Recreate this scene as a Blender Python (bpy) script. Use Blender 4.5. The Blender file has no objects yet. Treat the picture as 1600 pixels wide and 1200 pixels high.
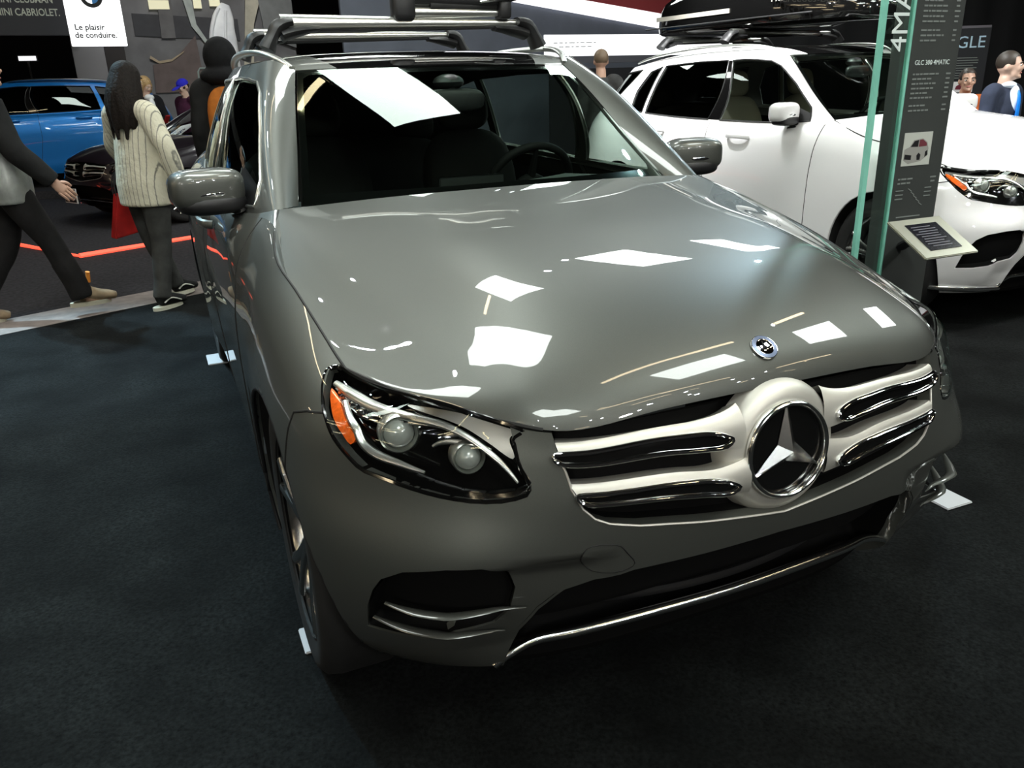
import bpy, bmesh, math, random
import numpy as np
from mathutils import Vector, Matrix
from mathutils.geometry import delaunay_2d_cdt
random.seed(7); RNG = np.random.default_rng(7)
SC = bpy.context.scene; COL = SC.collection
# ---------------------------------------------------------------- camera, world, exposure
CAM_C = Vector((-1.0878, -1.9558, 1.4794))
R_ = [(0.91655524, -0.39890528, -0.02830329), (-0.16326881, -0.3086524, -0.93705763), (0.36506136, 0.86348612, -0.34802576)]
cam = bpy.data.cameras.new('camera'); cam_o = bpy.data.objects.new('camera', cam); COL.objects.link(cam_o)
m = Matrix([(R_[0][i], -R_[1][i], -R_[2][i]) for i in range(3)]).to_4x4(); m.translation = CAM_C
cam_o.matrix_world = m; cam.sensor_fit = 'HORIZONTAL'; cam.sensor_width = 36.0; cam.lens = 1264.985*36.0/1600.0; cam.clip_start = 0.05; cam.clip_end = 200
SC.camera = cam_o
vs = SC.view_settings; vs.view_transform = 'Standard'; vs.look = 'None'; vs.gamma = 1.0; vs.use_curve_mapping = False; vs.exposure = 0.0
w = bpy.data.worlds.new('hall_air'); SC.world = w; w.use_nodes = True
w.node_tree.nodes['Background'].inputs['Color'].default_value = (0.75, 0.85, 1.0, 1); w.node_tree.nodes['Background'].inputs['Strength'].default_value = 0.02
PANEL_GLOW = 17.0      # square ceiling softboxes
STRIP_GLOW = 16.0      # warm tube lamps
SPOT_GLOW = 260.0      # small bright spotlights
def lamp(kind, name, loc, target, energy, color=(1, 1, 1), **kw):
    l = bpy.data.lights.new(name, kind); l.energy = energy; l.color = color
    for k, v in kw.items(): setattr(l, k, v)
    o = bpy.data.objects.new(name, l); COL.objects.link(o); o.location = loc
    o.rotation_euler = (Vector(target)-Vector(loc)).to_track_quat('-Z', 'Y').to_euler(); return o
lamp('SPOT', 'spot_or_fill', (6.8, -1.6, 6.0), (4.2, 3.2, 0.8), 1300, (1, .98, .95), spot_size=math.radians(60), spot_blend=.6, shadow_soft_size=.25)
lamp('SPOT', 'spot_or_fill', (-4.2, 1.0, 5.5), (-1.7, 4.3, 0.6), 420, (1, .97, .9), spot_size=math.radians(60), spot_blend=.8, shadow_soft_size=.2)
lamp('SPOT', 'spot_or_fill', (-3.4, 7.0, 6.0), (-2.0, 2.4, 0.0), 2500, (.50, .82, 1.0), spot_size=math.radians(36), spot_blend=.5, shadow_soft_size=.12)
lamp('SPOT', 'spot_or_fill', (-4.5, -6.0, 3.3), (-.2, -.3, .6), 300, (1, .97, .88), spot_size=math.radians(45), spot_blend=.8, shadow_soft_size=.2)  # added fill from behind the camera for bumper and grille
lamp('SPOT', 'spot_or_fill', (1.5, -7.5, 3.6), (0, -.5, .6), 260, (1, .97, .9), spot_size=math.radians(40), spot_blend=.8, shadow_soft_size=.2)  # second added fill, lifts the front of the grey car
lamp('SPOT', 'spot_or_fill', (.6, 3.4, 6.4), (3.2, 2.9, .6), 6000, (1, 1, 1), spot_size=math.radians(44), spot_blend=.5, shadow_soft_size=.15)  # added to whiten the near side of the white car
lamp('SPOT', 'spot_or_fill', (.2, 11.0, 6.5), (.3, 16.5, 2.2), 900, (1, .98, .95), spot_size=math.radians(50), spot_blend=.7, shadow_soft_size=.2)  # added only to brighten the picture wall
lamp('SPOT', 'spot_or_fill', (4.0, 7.5, 6.5), (8.0, 4.0, 1.2), 500, (1, .98, .95), spot_size=math.radians(40), spot_blend=.7, shadow_soft_size=.2)
lamp('SPOT', 'spot_or_fill', (-4.6, 7.6, 6.0), (-1.75, 3.45, 0), 1700, (.55, .82, 1.0), spot_size=math.radians(15), spot_blend=.3, shadow_soft_size=.1)
lamp('SPOT', 'spot_or_fill', (-.6, -1.2, 5.2), (2.9, 1.75, .4), 420, (1, 1, .97), spot_size=math.radians(16), spot_blend=.5, shadow_soft_size=.1)  # narrow spot added to bring out the white car's front wheel
lamp('SPOT', 'spot_or_fill', (6.0, 4.3, 5.2), (.55, -.1, 1.0), 650, (.62, .85, 1.0), spot_size=math.radians(22), spot_blend=.7, shadow_soft_size=.07)  # bluish spot added to tint the right side of the hood
# ---------------------------------------------------------------- surfaces (numpy)
def bessel(t, P):
    """tangents of a curve through P at knots t"""
    n = len(P); T = np.zeros_like(P); d = np.diff(P, axis=0) / np.diff(t)[:, None]
    h = np.diff(t)
    if n == 2:
        T[:] = d[0]; return T
    for i in range(1, n-1):
        T[i] = (d[i-1]*h[i] + d[i]*h[i-1])/(h[i-1]+h[i])
    T[0] = 2*d[0]-T[1]; T[-1] = 2*d[-1]-T[-2]
    return T
def hermite(t, P, q):
    """P (n,k) at knots t, evaluated at q (m)"""
    T = bessel(t, P); q = np.clip(q, t[0], t[-1])
    i = np.clip(np.searchsorted(t, q, side='right')-1, 0, len(t)-2)
    h = (t[i+1]-t[i])[:, None]; s = ((q-t[i])[:, None])/h
    return ((1+2*s)*(1-s)**2*P[i] + s*(1-s)**2*h*T[i] + s*s*(3-2*s)*P[i+1] + s*s*(s-1)*h*T[i+1])
def curve(pts, n):
    P = np.array(pts, float)
    t = np.concatenate([[0], np.cumsum(np.sqrt(np.linalg.norm(np.diff(P, axis=0), axis=1)+1e-9))])
    return hermite(t, P, np.linspace(0, t[-1], n))
class Net:
    """tensor surface through a grid of points N[j][k]; u runs over j, v over k (index units)"""
    def __init__(s, N, sym=False):
        N = np.array(N, float); s.off = 2 if sym else 0
        if sym: N = np.concatenate([N[2:3]*[-1, 1, 1], N[1:2]*[-1, 1, 1], N])     # mirrored columns: no crease on the car's centre line
        s.N = N; nj, nk = N.shape[:2]
        du = np.sqrt(np.linalg.norm(np.diff(N, axis=0), axis=2)).mean(1); dv = np.sqrt(np.linalg.norm(np.diff(N, axis=1), axis=2)).mean(0)
        s.tu = np.concatenate([[0], np.cumsum(du+1e-9)]); s.tv = np.concatenate([[0], np.cumsum(dv+1e-9)])
        # a C1 reparametrisation index -> knot
        s.nj, s.nk = nj, nk
        s.Tu = np.stack([bessel(s.tu, N[:, k]) for k in range(nk)], 1)
        s.Tv = np.stack([bessel(s.tv, N[j]) for j in range(nj)], 0)
        s.Tuv = np.stack([bessel(s.tu, s.Tv[:, k]) for k in range(nk)], 1)
    def at(s, u, v):
        u = np.asarray(u, float)+s.off; v = np.asarray(v, float); sh = np.broadcast(u, v).shape
        u = np.broadcast_to(u, sh).ravel(); v = np.broadcast_to(v, sh).ravel()
        u = np.clip(u, 0, s.nj-1); v = np.clip(v, 0, s.nk-1)
        i = np.minimum(u.astype(int), s.nj-2); k = np.minimum(v.astype(int), s.nk-2)
        a = u-i; b = v-k; hu = s.tu[i+1]-s.tu[i]; hv = s.tv[k+1]-s.tv[k]
        def H(t, h): return ((1+2*t)*(1-t)**2, t*(1-t)**2*h, t*t*(3-2*t), t*t*(t-1)*h)
        A = H(a, hu); B = H(b, hv); out = 0
        for di, (p, m) in ((0, (A[0], A[1])), (1, (A[2], A[3]))):
            for dk, (p2, m2) in ((0, (B[0], B[1])), (1, (B[2], B[3]))):
                I, K = i+di, k+dk
                out = out + (p*p2)[:, None]*s.N[I, K] + (m*p2)[:, None]*s.Tu[I, K] + (p*m2)[:, None]*s.Tv[I, K] + (m*m2)[:, None]*s.Tuv[I, K]
        return out.reshape(sh+(3,))
    def normal(s, u, v):
        e = 1e-3
        m = s.nj-1-s.off; du = s.at(np.minimum(u+e, m), v)-s.at(np.maximum(u-e, -s.off), v); dv = s.at(u, np.minimum(v+e, s.nk-1))-s.at(u, np.maximum(v-e, 0))
        n = np.cross(du, dv); return n/np.maximum(np.linalg.norm(n, axis=-1, keepdims=True), 1e-12)
# ---------------------------------------------------------------- the car's control nets (x >= 0 half, metres, y from the front axle towards the rear)
GAP = [(.777,-.312,.918),(.790,-.19,.953),(.803,-.05,.992),(.812,.10,1.025),(.819,.245,1.052),(.819,.33,1.070),(.806,.43,1.094),(.757,.588,1.142)]
BODY = Net([
 [(0,-.57,.235),(0,-.69,.31),(0,-.770,.45),(0,-.808,.60),(0,-.815,.72),(0,-.793,.82),(0,-.775,.862),(0,-.757,.893)],
 [(.25,-.565,.235),(.25,-.685,.31),(.25,-.762,.45),(.25,-.796,.60),(.25,-.802,.72),(.25,-.78,.815),(.25,-.763,.855),(.25,-.745,.886)],
 [(.48,-.55,.235),(.485,-.655,.31),(.48,-.732,.45),(.475,-.762,.60),(.47,-.758,.71),(.47,-.738,.795),(.475,-.722,.838),(.479,-.713,.866)],
 [(.655,-.48,.23),(.67,-.575,.31),(.675,-.655,.45),(.675,-.688,.60),(.665,-.650,.72),(.66,-.618,.82),(.657,-.592,.875),(.655,-.567,.908)],
 [(.775,-.37,.225),(.80,-.445,.31),(.818,-.515,.45),(.822,-.542,.60),(.806,-.508,.72),(.798,-.48,.83),(.780,-.455,.872),(.745,-.385,.906)],
 [(.85,-.25,.22),(.885,-.31,.31),(.898,-.36,.45),(.905,-.378,.60),(.893,-.362,.72),(.872,-.345,.82),(.835,-.325,.880),(.780,-.29,.924)],
 [(.90,-.15,.21),(.925,-.16,.31),(.932,-.16,.45),(.934,-.16,.60),(.929,-.15,.72),(.905,-.15,.83),(.865,-.135,.915),(.795,-.13,.970)],
 [(.915,.12,.20),(.93,.12,.31),(.940,.12,.45),(.942,.12,.60),(.938,.12,.72),(.918,.12,.85),(.882,.13,.96),(.8135,.13,1.030)],
 [(.90,.50,.20),(.915,.50,.31),(.922,.50,.45),(.926,.50,.60),(.926,.50,.74),(.915,.50,.87),(.880,.50,1.00),(.790,.50,1.115)],
 [(.885,.85,.21),(.908,.85,.31),(.916,.85,.45),(.924,.85,.60),(.928,.85,.74),(.922,.85,.88),(.90,.85,1.02),(.838,.85,1.106)],
 [(.88,1.4,.21),(.905,1.4,.31),(.914,1.4,.45),(.924,1.4,.60),(.932,1.4,.75),(.930,1.4,.89),(.908,1.4,1.03),(.862,1.4,1.106)],
 [(.88,2.1,.21),(.91,2.1,.31),(.920,2.1,.45),(.930,2.1,.60),(.938,2.1,.75),(.936,2.1,.90),(.912,2.1,1.04),(.864,2.1,1.120)],
 [(.90,2.65,.21),(.93,2.65,.31),(.942,2.65,.45),(.945,2.65,.60),(.944,2.65,.75),(.938,2.65,.91),(.910,2.65,1.05),(.825,2.65,1.142)],
 [(.90,3.15,.23),(.925,3.15,.33),(.938,3.15,.46),(.940,3.15,.60),(.935,3.15,.75),(.925,3.15,.92),(.885,3.13,1.07),(.775,3.1,1.170)],
 [(.86,3.5,.26),(.88,3.52,.36),(.892,3.53,.47),(.892,3.53,.60),(.885,3.52,.75),(.865,3.50,.92),(.825,3.46,1.08),(.715,3.40,1.190)],
 [(.74,3.70,.28),(.76,3.73,.38),(.77,3.745,.48),(.77,3.745,.60),(.76,3.72,.75),(.745,3.69,.92),(.70,3.63,1.09),(.62,3.57,1.200)],
 [(.38,3.77,.28),(.38,3.81,.38),(.38,3.825,.48),(.38,3.82,.60),(.38,3.79,.75),(.38,3.75,.92),(.37,3.69,1.09),(.36,3.63,1.205)],
 [(0,3.78,.28),(0,3.82,.38),(0,3.835,.48),(0,3.83,.60),(0,3.80,.75),(0,3.76,.92),(0,3.70,1.09),(0,3.64,1.205)]], sym=True)
def _hood():
    c0=[(0,y,z) for y,z in zip((-.757,-.742,-.709,-.60,-.44,-.18,.12,.42),(.893,.924,.958,1.018,1.074,1.121,1.151,1.179))]
    c1=[(x,y,z) for x,y,z in zip((.25,.25,.25,.25,.25,.255,.26,.26),(-.745,-.728,-.69,-.585,-.425,-.17,.13,.44),(.886,.917,.952,1.011,1.068,1.114,1.146,1.175))]
    c2=[(x,y,z) for x,y,z in zip((.45,.45,.448,.447,.45,.46,.47,.47),(-.72,-.70,-.66,-.56,-.41,-.16,.15,.48),(.868,.900,.934,.990,1.045,1.094,1.131,1.167))]
    c3=[(x,y,z) for x,y,z in zip((.56,.553,.548,.555,.588,.63,.68,.68),(-.655,-.645,-.62,-.53,-.39,-.16,.18,.56),(.884,.903,.925,.960,.988,1.030,1.090,1.149))]
    c4=[(x,y,z) for x,y,z in zip((.665,.665,.666,.672,.69,.72,.755,.725),(-.515,-.505,-.49,-.435,-.33,-.12,.2,.575),(.895,.903,.910,.926,.953,1.000,1.068,1.1465))]
    g=[GAP[0],(.780,-.290,.925),(.783,-.265,.932),(.788,-.21,.947),(.795,-.13,.970),(.809,.05,1.0145),(.819,.29,1.061),GAP[-1]]
    return Net([c0,c1,c2,c3,c4,g], sym=True)
HOOD=_hood()
# greenhouse side: windscreen edge, pillar ridge, then along the doors; v from belt to roof rail
GREEN = Net([
 [(.680,.695,1.136),(.632,.90,1.285),(.590,1.09,1.43),(.548,1.262,1.546)],
 [(.757,.60,1.142),(.722,.86,1.305),(.675,1.09,1.455),(.610,1.33,1.582)],
 [(.812,.74,1.118),(.775,.97,1.28),(.725,1.20,1.43),(.655,1.46,1.578)],
 [(.848,1.10,1.106),(.815,1.25,1.27),(.765,1.42,1.43),(.676,1.62,1.576)],
 [(.862,1.50,1.108),(.825,1.58,1.27),(.774,1.68,1.43),(.684,1.80,1.576)],
 [(.864,2.10,1.120),(.825,2.10,1.28),(.772,2.10,1.43),(.682,2.10,1.572)],
 [(.825,2.65,1.142),(.775,2.63,1.29),(.715,2.60,1.43),(.640,2.56,1.558)],
 [(.775,3.10,1.170),(.722,3.06,1.30),(.663,3.01,1.42),(.595,2.95,1.535)],
 [(.715,3.40,1.190),(.665,3.34,1.305),(.61,3.28,1.41),(.55,3.20,1.515)],
 [(.62,3.57,1.200),(.57,3.49,1.31),(.53,3.40,1.41),(.48,3.30,1.505)],
 [(.36,3.63,1.205),(.34,3.54,1.315),(.32,3.45,1.41),(.30,3.36,1.50)],
 [(0,3.64,1.205),(0,3.55,1.315),(0,3.46,1.41),(0,3.37,1.50)]])
SHIELD = Net([
 [(0,.50,1.150),(0,.72,1.295),(0,.96,1.43),(0,1.20,1.552)],
 [(.25,.525,1.148),(.235,.745,1.292),(.22,.975,1.428),(.205,1.205,1.551)],
 [(.48,.60,1.143),(.45,.815,1.29),(.42,1.025,1.43),(.392,1.225,1.55)],
 [(.680,.695,1.136),(.632,.90,1.285),(.590,1.09,1.43),(.548,1.262,1.546)]], sym=True)
ROOF = Net([
 [(0,1.20,1.552),(0,1.40,1.602),(0,1.75,1.625),(0,2.2,1.622),(0,2.7,1.60),(0,3.1,1.56),(0,3.37,1.50)],
 [(.22,1.205,1.551),(.25,1.40,1.600),(.27,1.75,1.622),(.27,2.2,1.619),(.27,2.7,1.597),(.26,3.08,1.557),(.24,3.36,1.50)],
 [(.42,1.23,1.5495),(.47,1.41,1.592),(.50,1.76,1.612),(.50,2.2,1.61),(.48,2.68,1.588),(.46,3.04,1.55),(.44,3.32,1.503)],
 [(.548,1.262,1.546),(.632,1.43,1.580),(.682,1.78,1.576),(.680,2.15,1.571),(.638,2.57,1.557),(.594,2.96,1.534),(.52,3.25,1.508)]], sym=True)
# ---------------------------------------------------------------- materials
def mat(name, color=(.5, .5, .5), rough=.5, metal=0.0, coat=0.0, coat_rough=.03, emit=None, glow=0.0, spec=.5, noise=None, bump=0.0, trans=0.0, alpha=1.0):
    M = bpy.data.materials.new(name); M.use_nodes = True; nt = M.node_tree; b = nt.nodes['Principled BSDF']
    I = b.inputs
    I['Base Color'].default_value = (*color, 1); I['Roughness'].default_value = rough; I['Metallic'].default_value = metal
    I['Coat Weight'].default_value = coat; I['Coat Roughness'].default_value = coat_rough; I['Specular IOR Level'].default_value = spec
    I['Transmission Weight'].default_value = trans
    if emit: I['Emission Color'].default_value = (*emit, 1); I['Emission Strength'].default_value = glow
    if noise:
        scale, amt = noise[0], noise[1]
        tc = nt.nodes.new('ShaderNodeTexCoord'); n = nt.nodes.new('ShaderNodeTexNoise'); n.inputs['Scale'].default_value = scale; n.inputs['Detail'].default_value = 4
        nt.links.new(tc.outputs['Object'], n.inputs['Vector'])
        r = nt.nodes.new('ShaderNodeValToRGB'); r.color_ramp.elements[0].position = .3; r.color_ramp.elements[1].position = .7
        r.color_ramp.elements[0].color = (*[c*(1-amt) for c in color], 1); r.color_ramp.elements[1].color = (*[min(1, c*(1+amt)) for c in color], 1)
        nt.links.new(n.outputs['Fac'], r.inputs['Fac']); nt.links.new(r.outputs['Color'], I['Base Color'])
        if bump:
            bn = nt.nodes.new('ShaderNodeBump'); bn.inputs['Strength'].default_value = bump; bn.inputs['Distance'].default_value = .01
            nt.links.new(n.outputs['Fac'], bn.inputs['Height']); nt.links.new(bn.outputs['Normal'], I['Normal'])
    return M
def glass_mat(name, tint=(.8, .9, .86), ior=1.5, boost=1.0):
    M = bpy.data.materials.new(name); M.use_nodes = True; nt = M.node_tree; nt.nodes.clear()
    out = nt.nodes.new('ShaderNodeOutputMaterial'); mix = nt.nodes.new('ShaderNodeMixShader'); t = nt.nodes.new('ShaderNodeBsdfTransparent'); g = nt.nodes.new('ShaderNodeBsdfGlossy')
    lw = nt.nodes.new('ShaderNodeLayerWeight'); pw = nt.nodes.new('ShaderNodeMath'); pw.operation = 'POWER'; pw.inputs[1].default_value = 5.0
    f = nt.nodes.new('ShaderNodeMath'); f.operation = 'MULTIPLY_ADD'; r0 = ((ior-1)/(ior+1))**2*boost; f.inputs[1].default_value = 1-r0; f.inputs[2].default_value = r0
    nt.links.new(lw.outputs['Facing'], pw.inputs[0]); nt.links.new(pw.outputs[0], f.inputs[0])
    t.inputs['Color'].default_value = (*tint, 1); g.inputs['Roughness'].default_value = .01; g.inputs['Color'].default_value = (.92, 1, .96, 1)
    nt.links.new(f.outputs[0], mix.inputs[0]); nt.links.new(t.outputs[0], mix.inputs[1]); nt.links.new(g.outputs[0], mix.inputs[2]); nt.links.new(mix.outputs[0], out.inputs[0])
    return M
def paint(name, color, metal=.75, rough=.38, flake=True, coat=1.0):
    M = mat(name, color, rough, metal, coat, .015); nt = M.node_tree; b = nt.nodes['Principled BSDF']
    if flake:                                         # fine metallic flake
        tc = nt.nodes.new('ShaderNodeTexCoord'); v = nt.nodes.new('ShaderNodeTexNoise'); v.inputs['Scale'].default_value = 900
        nt.links.new(tc.outputs['Object'], v.inputs['Vector'])
        r = nt.nodes.new('ShaderNodeValToRGB'); r.color_ramp.elements[0].color = (*[c*.82 for c in color], 1); r.color_ramp.elements[1].color = (*[min(1, c*1.18) for c in color], 1)
        nt.links.new(v.outputs['Fac'], r.inputs['Fac']); nt.links.new(r.outputs['Color'], b.inputs['Base Color'])
    return M
MT = {}
MT['grey'] = paint('grey_paint', (.105, .110, .100), .6, .46)
MT['white'] = paint('white_paint', (.80, .80, .80), 0, .35, False)
MT['blue'] = paint('blue_paint', (.01, .20, .62), .4, .35)
MT['plum'] = paint('plum_black_paint', (.012, .008, .012), .3, .3)
MT['seam'] = mat('seam_rubber', (.004, .004, .004), .7)
MT['black'] = mat('black_plastic', (.010, .010, .011), .45)
MT['gloss'] = mat('gloss_black', (.004, .004, .004), .08, coat=1)
MT['mesh'] = mat('grille_black', (.0025, .0025, .0025), .8, spec=.15)
MT['rubber'] = mat('tyre_rubber', (.006, .006, .006), .75, noise=(40, .3))
MT['chrome'] = mat('chrome', (.82, .83, .84), .06, 1.0)
MT['silver'] = mat('satin_silver', (.66, .645, .59), .5, .75)
MT['alloy'] = mat('wheel_alloy', (.60, .60, .59), .22, 1.0, coat=.5)
MT['alu'] = mat('brushed_aluminium', (.62, .63, .60), .3, 1.0)
MT['amber'] = mat('amber_reflector', (.85, .13, .015), .15, coat=1, noise=(120, .25))
MT['lens'] = glass_mat('lamp_lens', (.96, .97, .97), 1.45)
MT['proj'] = mat('projector_glass', (.34, .37, .34), .15, .2, coat=1)
MT['glass'] = glass_mat('windscreen_glass', (.66, .76, .70), 1.50)
MT['sideglass'] = glass_mat('side_glass', (.55, .62, .58), 1.5)
MT['darkglass'] = glass_mat('privacy_glass', (.10, .11, .11), 1.5)
MT['plastic_grille'] = mat('honeycomb_black', (.012, .013, .013), .5)
MT['panel_glass'] = glass_mat('clear_panel_glass', (.93, .985, .96), 1.45)
MT['glass_edge'] = mat('green_glass_edge', (.20, .50, .40), .15, coat=.6, noise=(6, .15))
MT['cabin'] = mat('cabin_black', (.006, .006, .006), .8, spec=.2)
MT['dash'] = mat('dash_soft', (.035, .042, .038), .6)
MT['seat'] = mat('seat_leather', (.006, .006, .006), .7, spec=.2)
MT['beige'] = mat('beige_leather', (.42, .36, .28), .5)
MT['bezel'] = mat('bezel_grey', (.30, .30, .285), .3, .9)
MT['bright'] = mat('bright_trim', (.85, .86, .85), .17, 1.0)
MT['matte'] = mat('underside_black', (.0025, .0025, .0025), .9, spec=.1)
MT['liner'] = mat('arch_liner', (.003, .003, .003), .9)
MT['blueenamel'] = mat('blue_enamel', (.22, .27, .40), .2, .5, coat=1)
# ---------------------------------------------------------------- meshes and objects
def link(name, me, parent=None, loc=None, rot=None):
    o = bpy.data.objects.new(name, me); COL.objects.link(o)
    if parent is not None: o.parent = parent
    if loc is not None: o.location = loc
    if rot is not None: o.rotation_euler = rot
    return o
def thing(name, label, cat, loc=(0, 0, 0), rz=0.0, group=None):
    o = bpy.data.objects.new(name, None); COL.objects.link(o); o.location = loc; o.rotation_euler = (0, 0, rz); o.empty_display_size = .1
    return tag(o, label, cat, group)
def tag(o, label, cat, group=None):
    o['label'] = label; o['category'] = cat
    if group: o['group'] = group
    return o
def struct(o): o['kind'] = 'structure'; return o
class MB:
    """collects shapes, then makes one mesh object"""
    def __init__(s): s.v = []; s.f = []; s.n = []; s.custom = False
    def add(s, v, f, n=None):
        b = len(s.v); v = [tuple(map(float, p)) for p in v]; s.v += v; s.f += [tuple(i+b for i in q) for q in f]
        if n is None: s.n += [None]*len(v)
        else: s.n += [tuple(map(float, q)) for q in n]; s.custom = True
        return s
    def box(s, c, d, rz=0.0, M=None, taper=1.0):
        x, y, z = d[0]/2, d[1]/2, d[2]/2
        v = [Vector((a*x*(taper if k > 0 else 1), b*y*(taper if k > 0 else 1), k*z)) for k in (-1, 1) for b in (-1, 1) for a in (-1, 1)]
        R = M if M is not None else Matrix.Rotation(rz, 3, 'Z')
        v = [R @ p + Vector(c) for p in v]
        return s.add(v, [(0, 2, 3, 1), (4, 5, 7, 6), (0, 1, 5, 4), (2, 6, 7, 3), (0, 4, 6, 2), (1, 3, 7, 5)])
    def tube(s, pts, r, seg=8, caps=True, closed=False, up=(0, 0, 1), smooth=0):
        P = np.array(pts, float)
        if smooth: P = curve(P, smooth)
        n = len(P); rr = np.array(r, float)
        if rr.ndim == 0: rr = np.full((n, 2), float(r))
        elif rr.ndim == 1 and len(rr) == 2 and n != 2: rr = np.tile(rr, (n, 1))
        elif rr.ndim == 1: rr = np.stack([np.interp(np.linspace(0, 1, n), np.linspace(0, 1, len(rr)), rr)]*2, 1)
        elif len(rr) != n: rr = np.stack([np.interp(np.linspace(0, 1, n), np.linspace(0, 1, len(rr)), rr[:, k]) for k in (0, 1)], 1)
        if closed: T = np.roll(P, -1, 0)-np.roll(P, 1, 0)
        else: T = np.gradient(P, axis=0)
        T /= np.maximum(np.linalg.norm(T, axis=1, keepdims=True), 1e-9)
        U = np.array(up, float); U = U/np.linalg.norm(U); V = []; F = []
        for i in range(n):
            a = np.cross(T[i], U)
            if np.linalg.norm(a) < 1e-3: a = np.cross(T[i], (0, 1, .01) if abs(U[1]) < .9 else (1, 0, .01))
            a /= np.linalg.norm(a); b = np.cross(a, T[i])
            for k in range(seg):
                t = 2*math.pi*k/seg; V.append(P[i]+a*math.cos(t)*rr[i, 0]+b*math.sin(t)*rr[i, 1])
        m = n if closed else n-1
        for i in range(m):
            for k in range(seg):
                k2 = (k+1) % seg; j = (i+1) % n
                F.append((i*seg+k, i*seg+k2, j*seg+k2, j*seg+k))
        if caps and not closed: F += [tuple(range(seg))[::-1], tuple((n-1)*seg+k for k in range(seg))]
        return s.add(V, F)
    def lathe(s, prof, c=(0, 0, 0), axis='Z', seg=32, a0=0.0, a1=2*math.pi):
        """prof: (radius, height) pairs"""
        V = []; F = []; full = abs(a1-a0-2*math.pi) < 1e-6; ns = seg if full else seg+1
        for r, h in prof:
            for k in range(ns):
                t = a0+(a1-a0)*k/seg; p = (r*math.cos(t), r*math.sin(t), h)
                if axis == 'X': p = (h, p[0], p[1])
                if axis == 'Y': p = (p[0], h, p[1])
                V.append((p[0]+c[0], p[1]+c[1], p[2]+c[2]))
        for i in range(len(prof)-1):
            for k in range(seg):
                k2 = (k+1) % ns
                F.append((i*ns+k, i*ns+k2, (i+1)*ns+k2, (i+1)*ns+k))
        return s.add(V, F)
    def ell(s, c, r, seg=20, rings=12, M=None, e=1.0):
        V = []; F = []
        def sp(x, p): return math.copysign(abs(x)**p, x)
        for i in range(rings+1):
            a = -math.pi/2+math.pi*i/rings
            for k in range(seg):
                t = 2*math.pi*k/seg
                p = Vector((r[0]*sp(math.cos(a), e)*sp(math.cos(t), e), r[1]*sp(math.cos(a), e)*sp(math.sin(t), e), r[2]*sp(math.sin(a), e)))
                if M is not None: p = M @ p
                V.append(p+Vector(c))
        for i in range(rings):
            for k in range(seg):
                k2 = (k+1) % seg; F.append((i*seg+k, i*seg+k2, (i+1)*seg+k2, (i+1)*seg+k))
        return s.add(V, F)
    def prism(s, poly, depth, M=None, c=(0, 0, 0), bevel=0.0):
        """polygon (x,y) extruded along +z by depth"""
        n = len(poly); V = []
        for z in (0, depth): V += [Vector((p[0], p[1], z)) for p in poly]
        if M is not None: V = [M @ p for p in V]
        V = [p+Vector(c) for p in V]
        return s.add(V, [tuple(range(n))[::-1], tuple(range(n, 2*n))]+[(i, (i+1) % n, n+(i+1) % n, n+i) for i in range(n)])
    def mesh(s, name, material=None, smooth=True, weld=False, angle=40):
        me = bpy.data.meshes.new(name); v = s.v
        me.from_pydata(v, [], s.f)
        if material is not None: me.materials.append(material)
        me.validate(); me.update()
        if not s.custom:
            bm = bmesh.new(); bm.from_mesh(me)
            if weld: bmesh.ops.remove_doubles(bm, verts=bm.verts, dist=1e-5)
            bmesh.ops.recalc_face_normals(bm, faces=bm.faces)
            for f in bm.faces: f.smooth = smooth
            if smooth:
                ca = math.radians(angle)
                for e in bm.edges:
                    if len(e.link_faces) == 2 and e.calc_face_angle(0) > ca: e.smooth = False
            bm.to_mesh(me); bm.free()
        else:
            for p in me.polygons: p.use_smooth = True
            if len(me.vertices) == len(s.n):
                me.normals_split_custom_set_from_vertices([n if n is not None else (0, 0, 0) for n in s.n])
        return me
    def obj(s, name, material, parent=None, smooth=True, loc=None, rot=None, weld=False, angle=40):
        return link(name, s.mesh(name, material, smooth, weld, angle), parent, loc, rot)
    def warp(s, fn):
        if fn is not None: s.v = [fn(p) for p in s.v]; s.n = [None]*len(s.v); s.custom = False
        return s
def bevel(o, width, seg=2, angle=30):
    """real bevelled edges, applied to the mesh"""
    me = o.data; bm = bmesh.new(); bm.from_mesh(me)
    es = [e for e in bm.edges if len(e.link_faces) == 2 and e.calc_face_angle(0) > math.radians(angle)]
    bmesh.ops.bevel(bm, geom=es, offset=width, segments=seg, affect='EDGES', clamp_overlap=True); bm.to_mesh(me); bm.free()
    for p in me.polygons: p.use_smooth = False
    return o
# ---------------------------------------------------------------- trimmed surface patches
def inside(poly, P):
    x, y = P[:, 0], P[:, 1]; r = np.zeros(len(P), bool); q = np.array(poly); n = len(q); j = n-1
    for i in range(n):
        c = ((q[i, 1] > y) != (q[j, 1] > y)); d = q[j, 1]-q[i, 1]
        r ^= c & (x < (q[j, 0]-q[i, 0])*(y-q[i, 1])/(d if d else 1e-12)+q[i, 0]); j = i
    return r
def dens(poly, step, closed=True):
    out = []; n = len(poly)
    for i in range(n if closed else n-1):
        a = np.array(poly[i], float); b = np.array(poly[(i+1) % n], float); k = max(1, int(math.ceil(np.linalg.norm(b-a)/step)))
        for t in range(k): out.append(tuple(a+(b-a)*t/k))
    if not closed: out.append(tuple(map(float, poly[-1])))
    return out
def smooth_loop(pts, n):
    P = np.array(list(pts)[-3:]+list(pts)+list(pts)[:3], float)
    t = np.concatenate([[0], np.cumsum(np.linalg.norm(np.diff(P, axis=0), axis=1)+1e-6)])
    q = np.linspace(t[3], t[3+len(pts)], n, endpoint=False)
    return [tuple(p) for p in hermite(t, P, q)]
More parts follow.
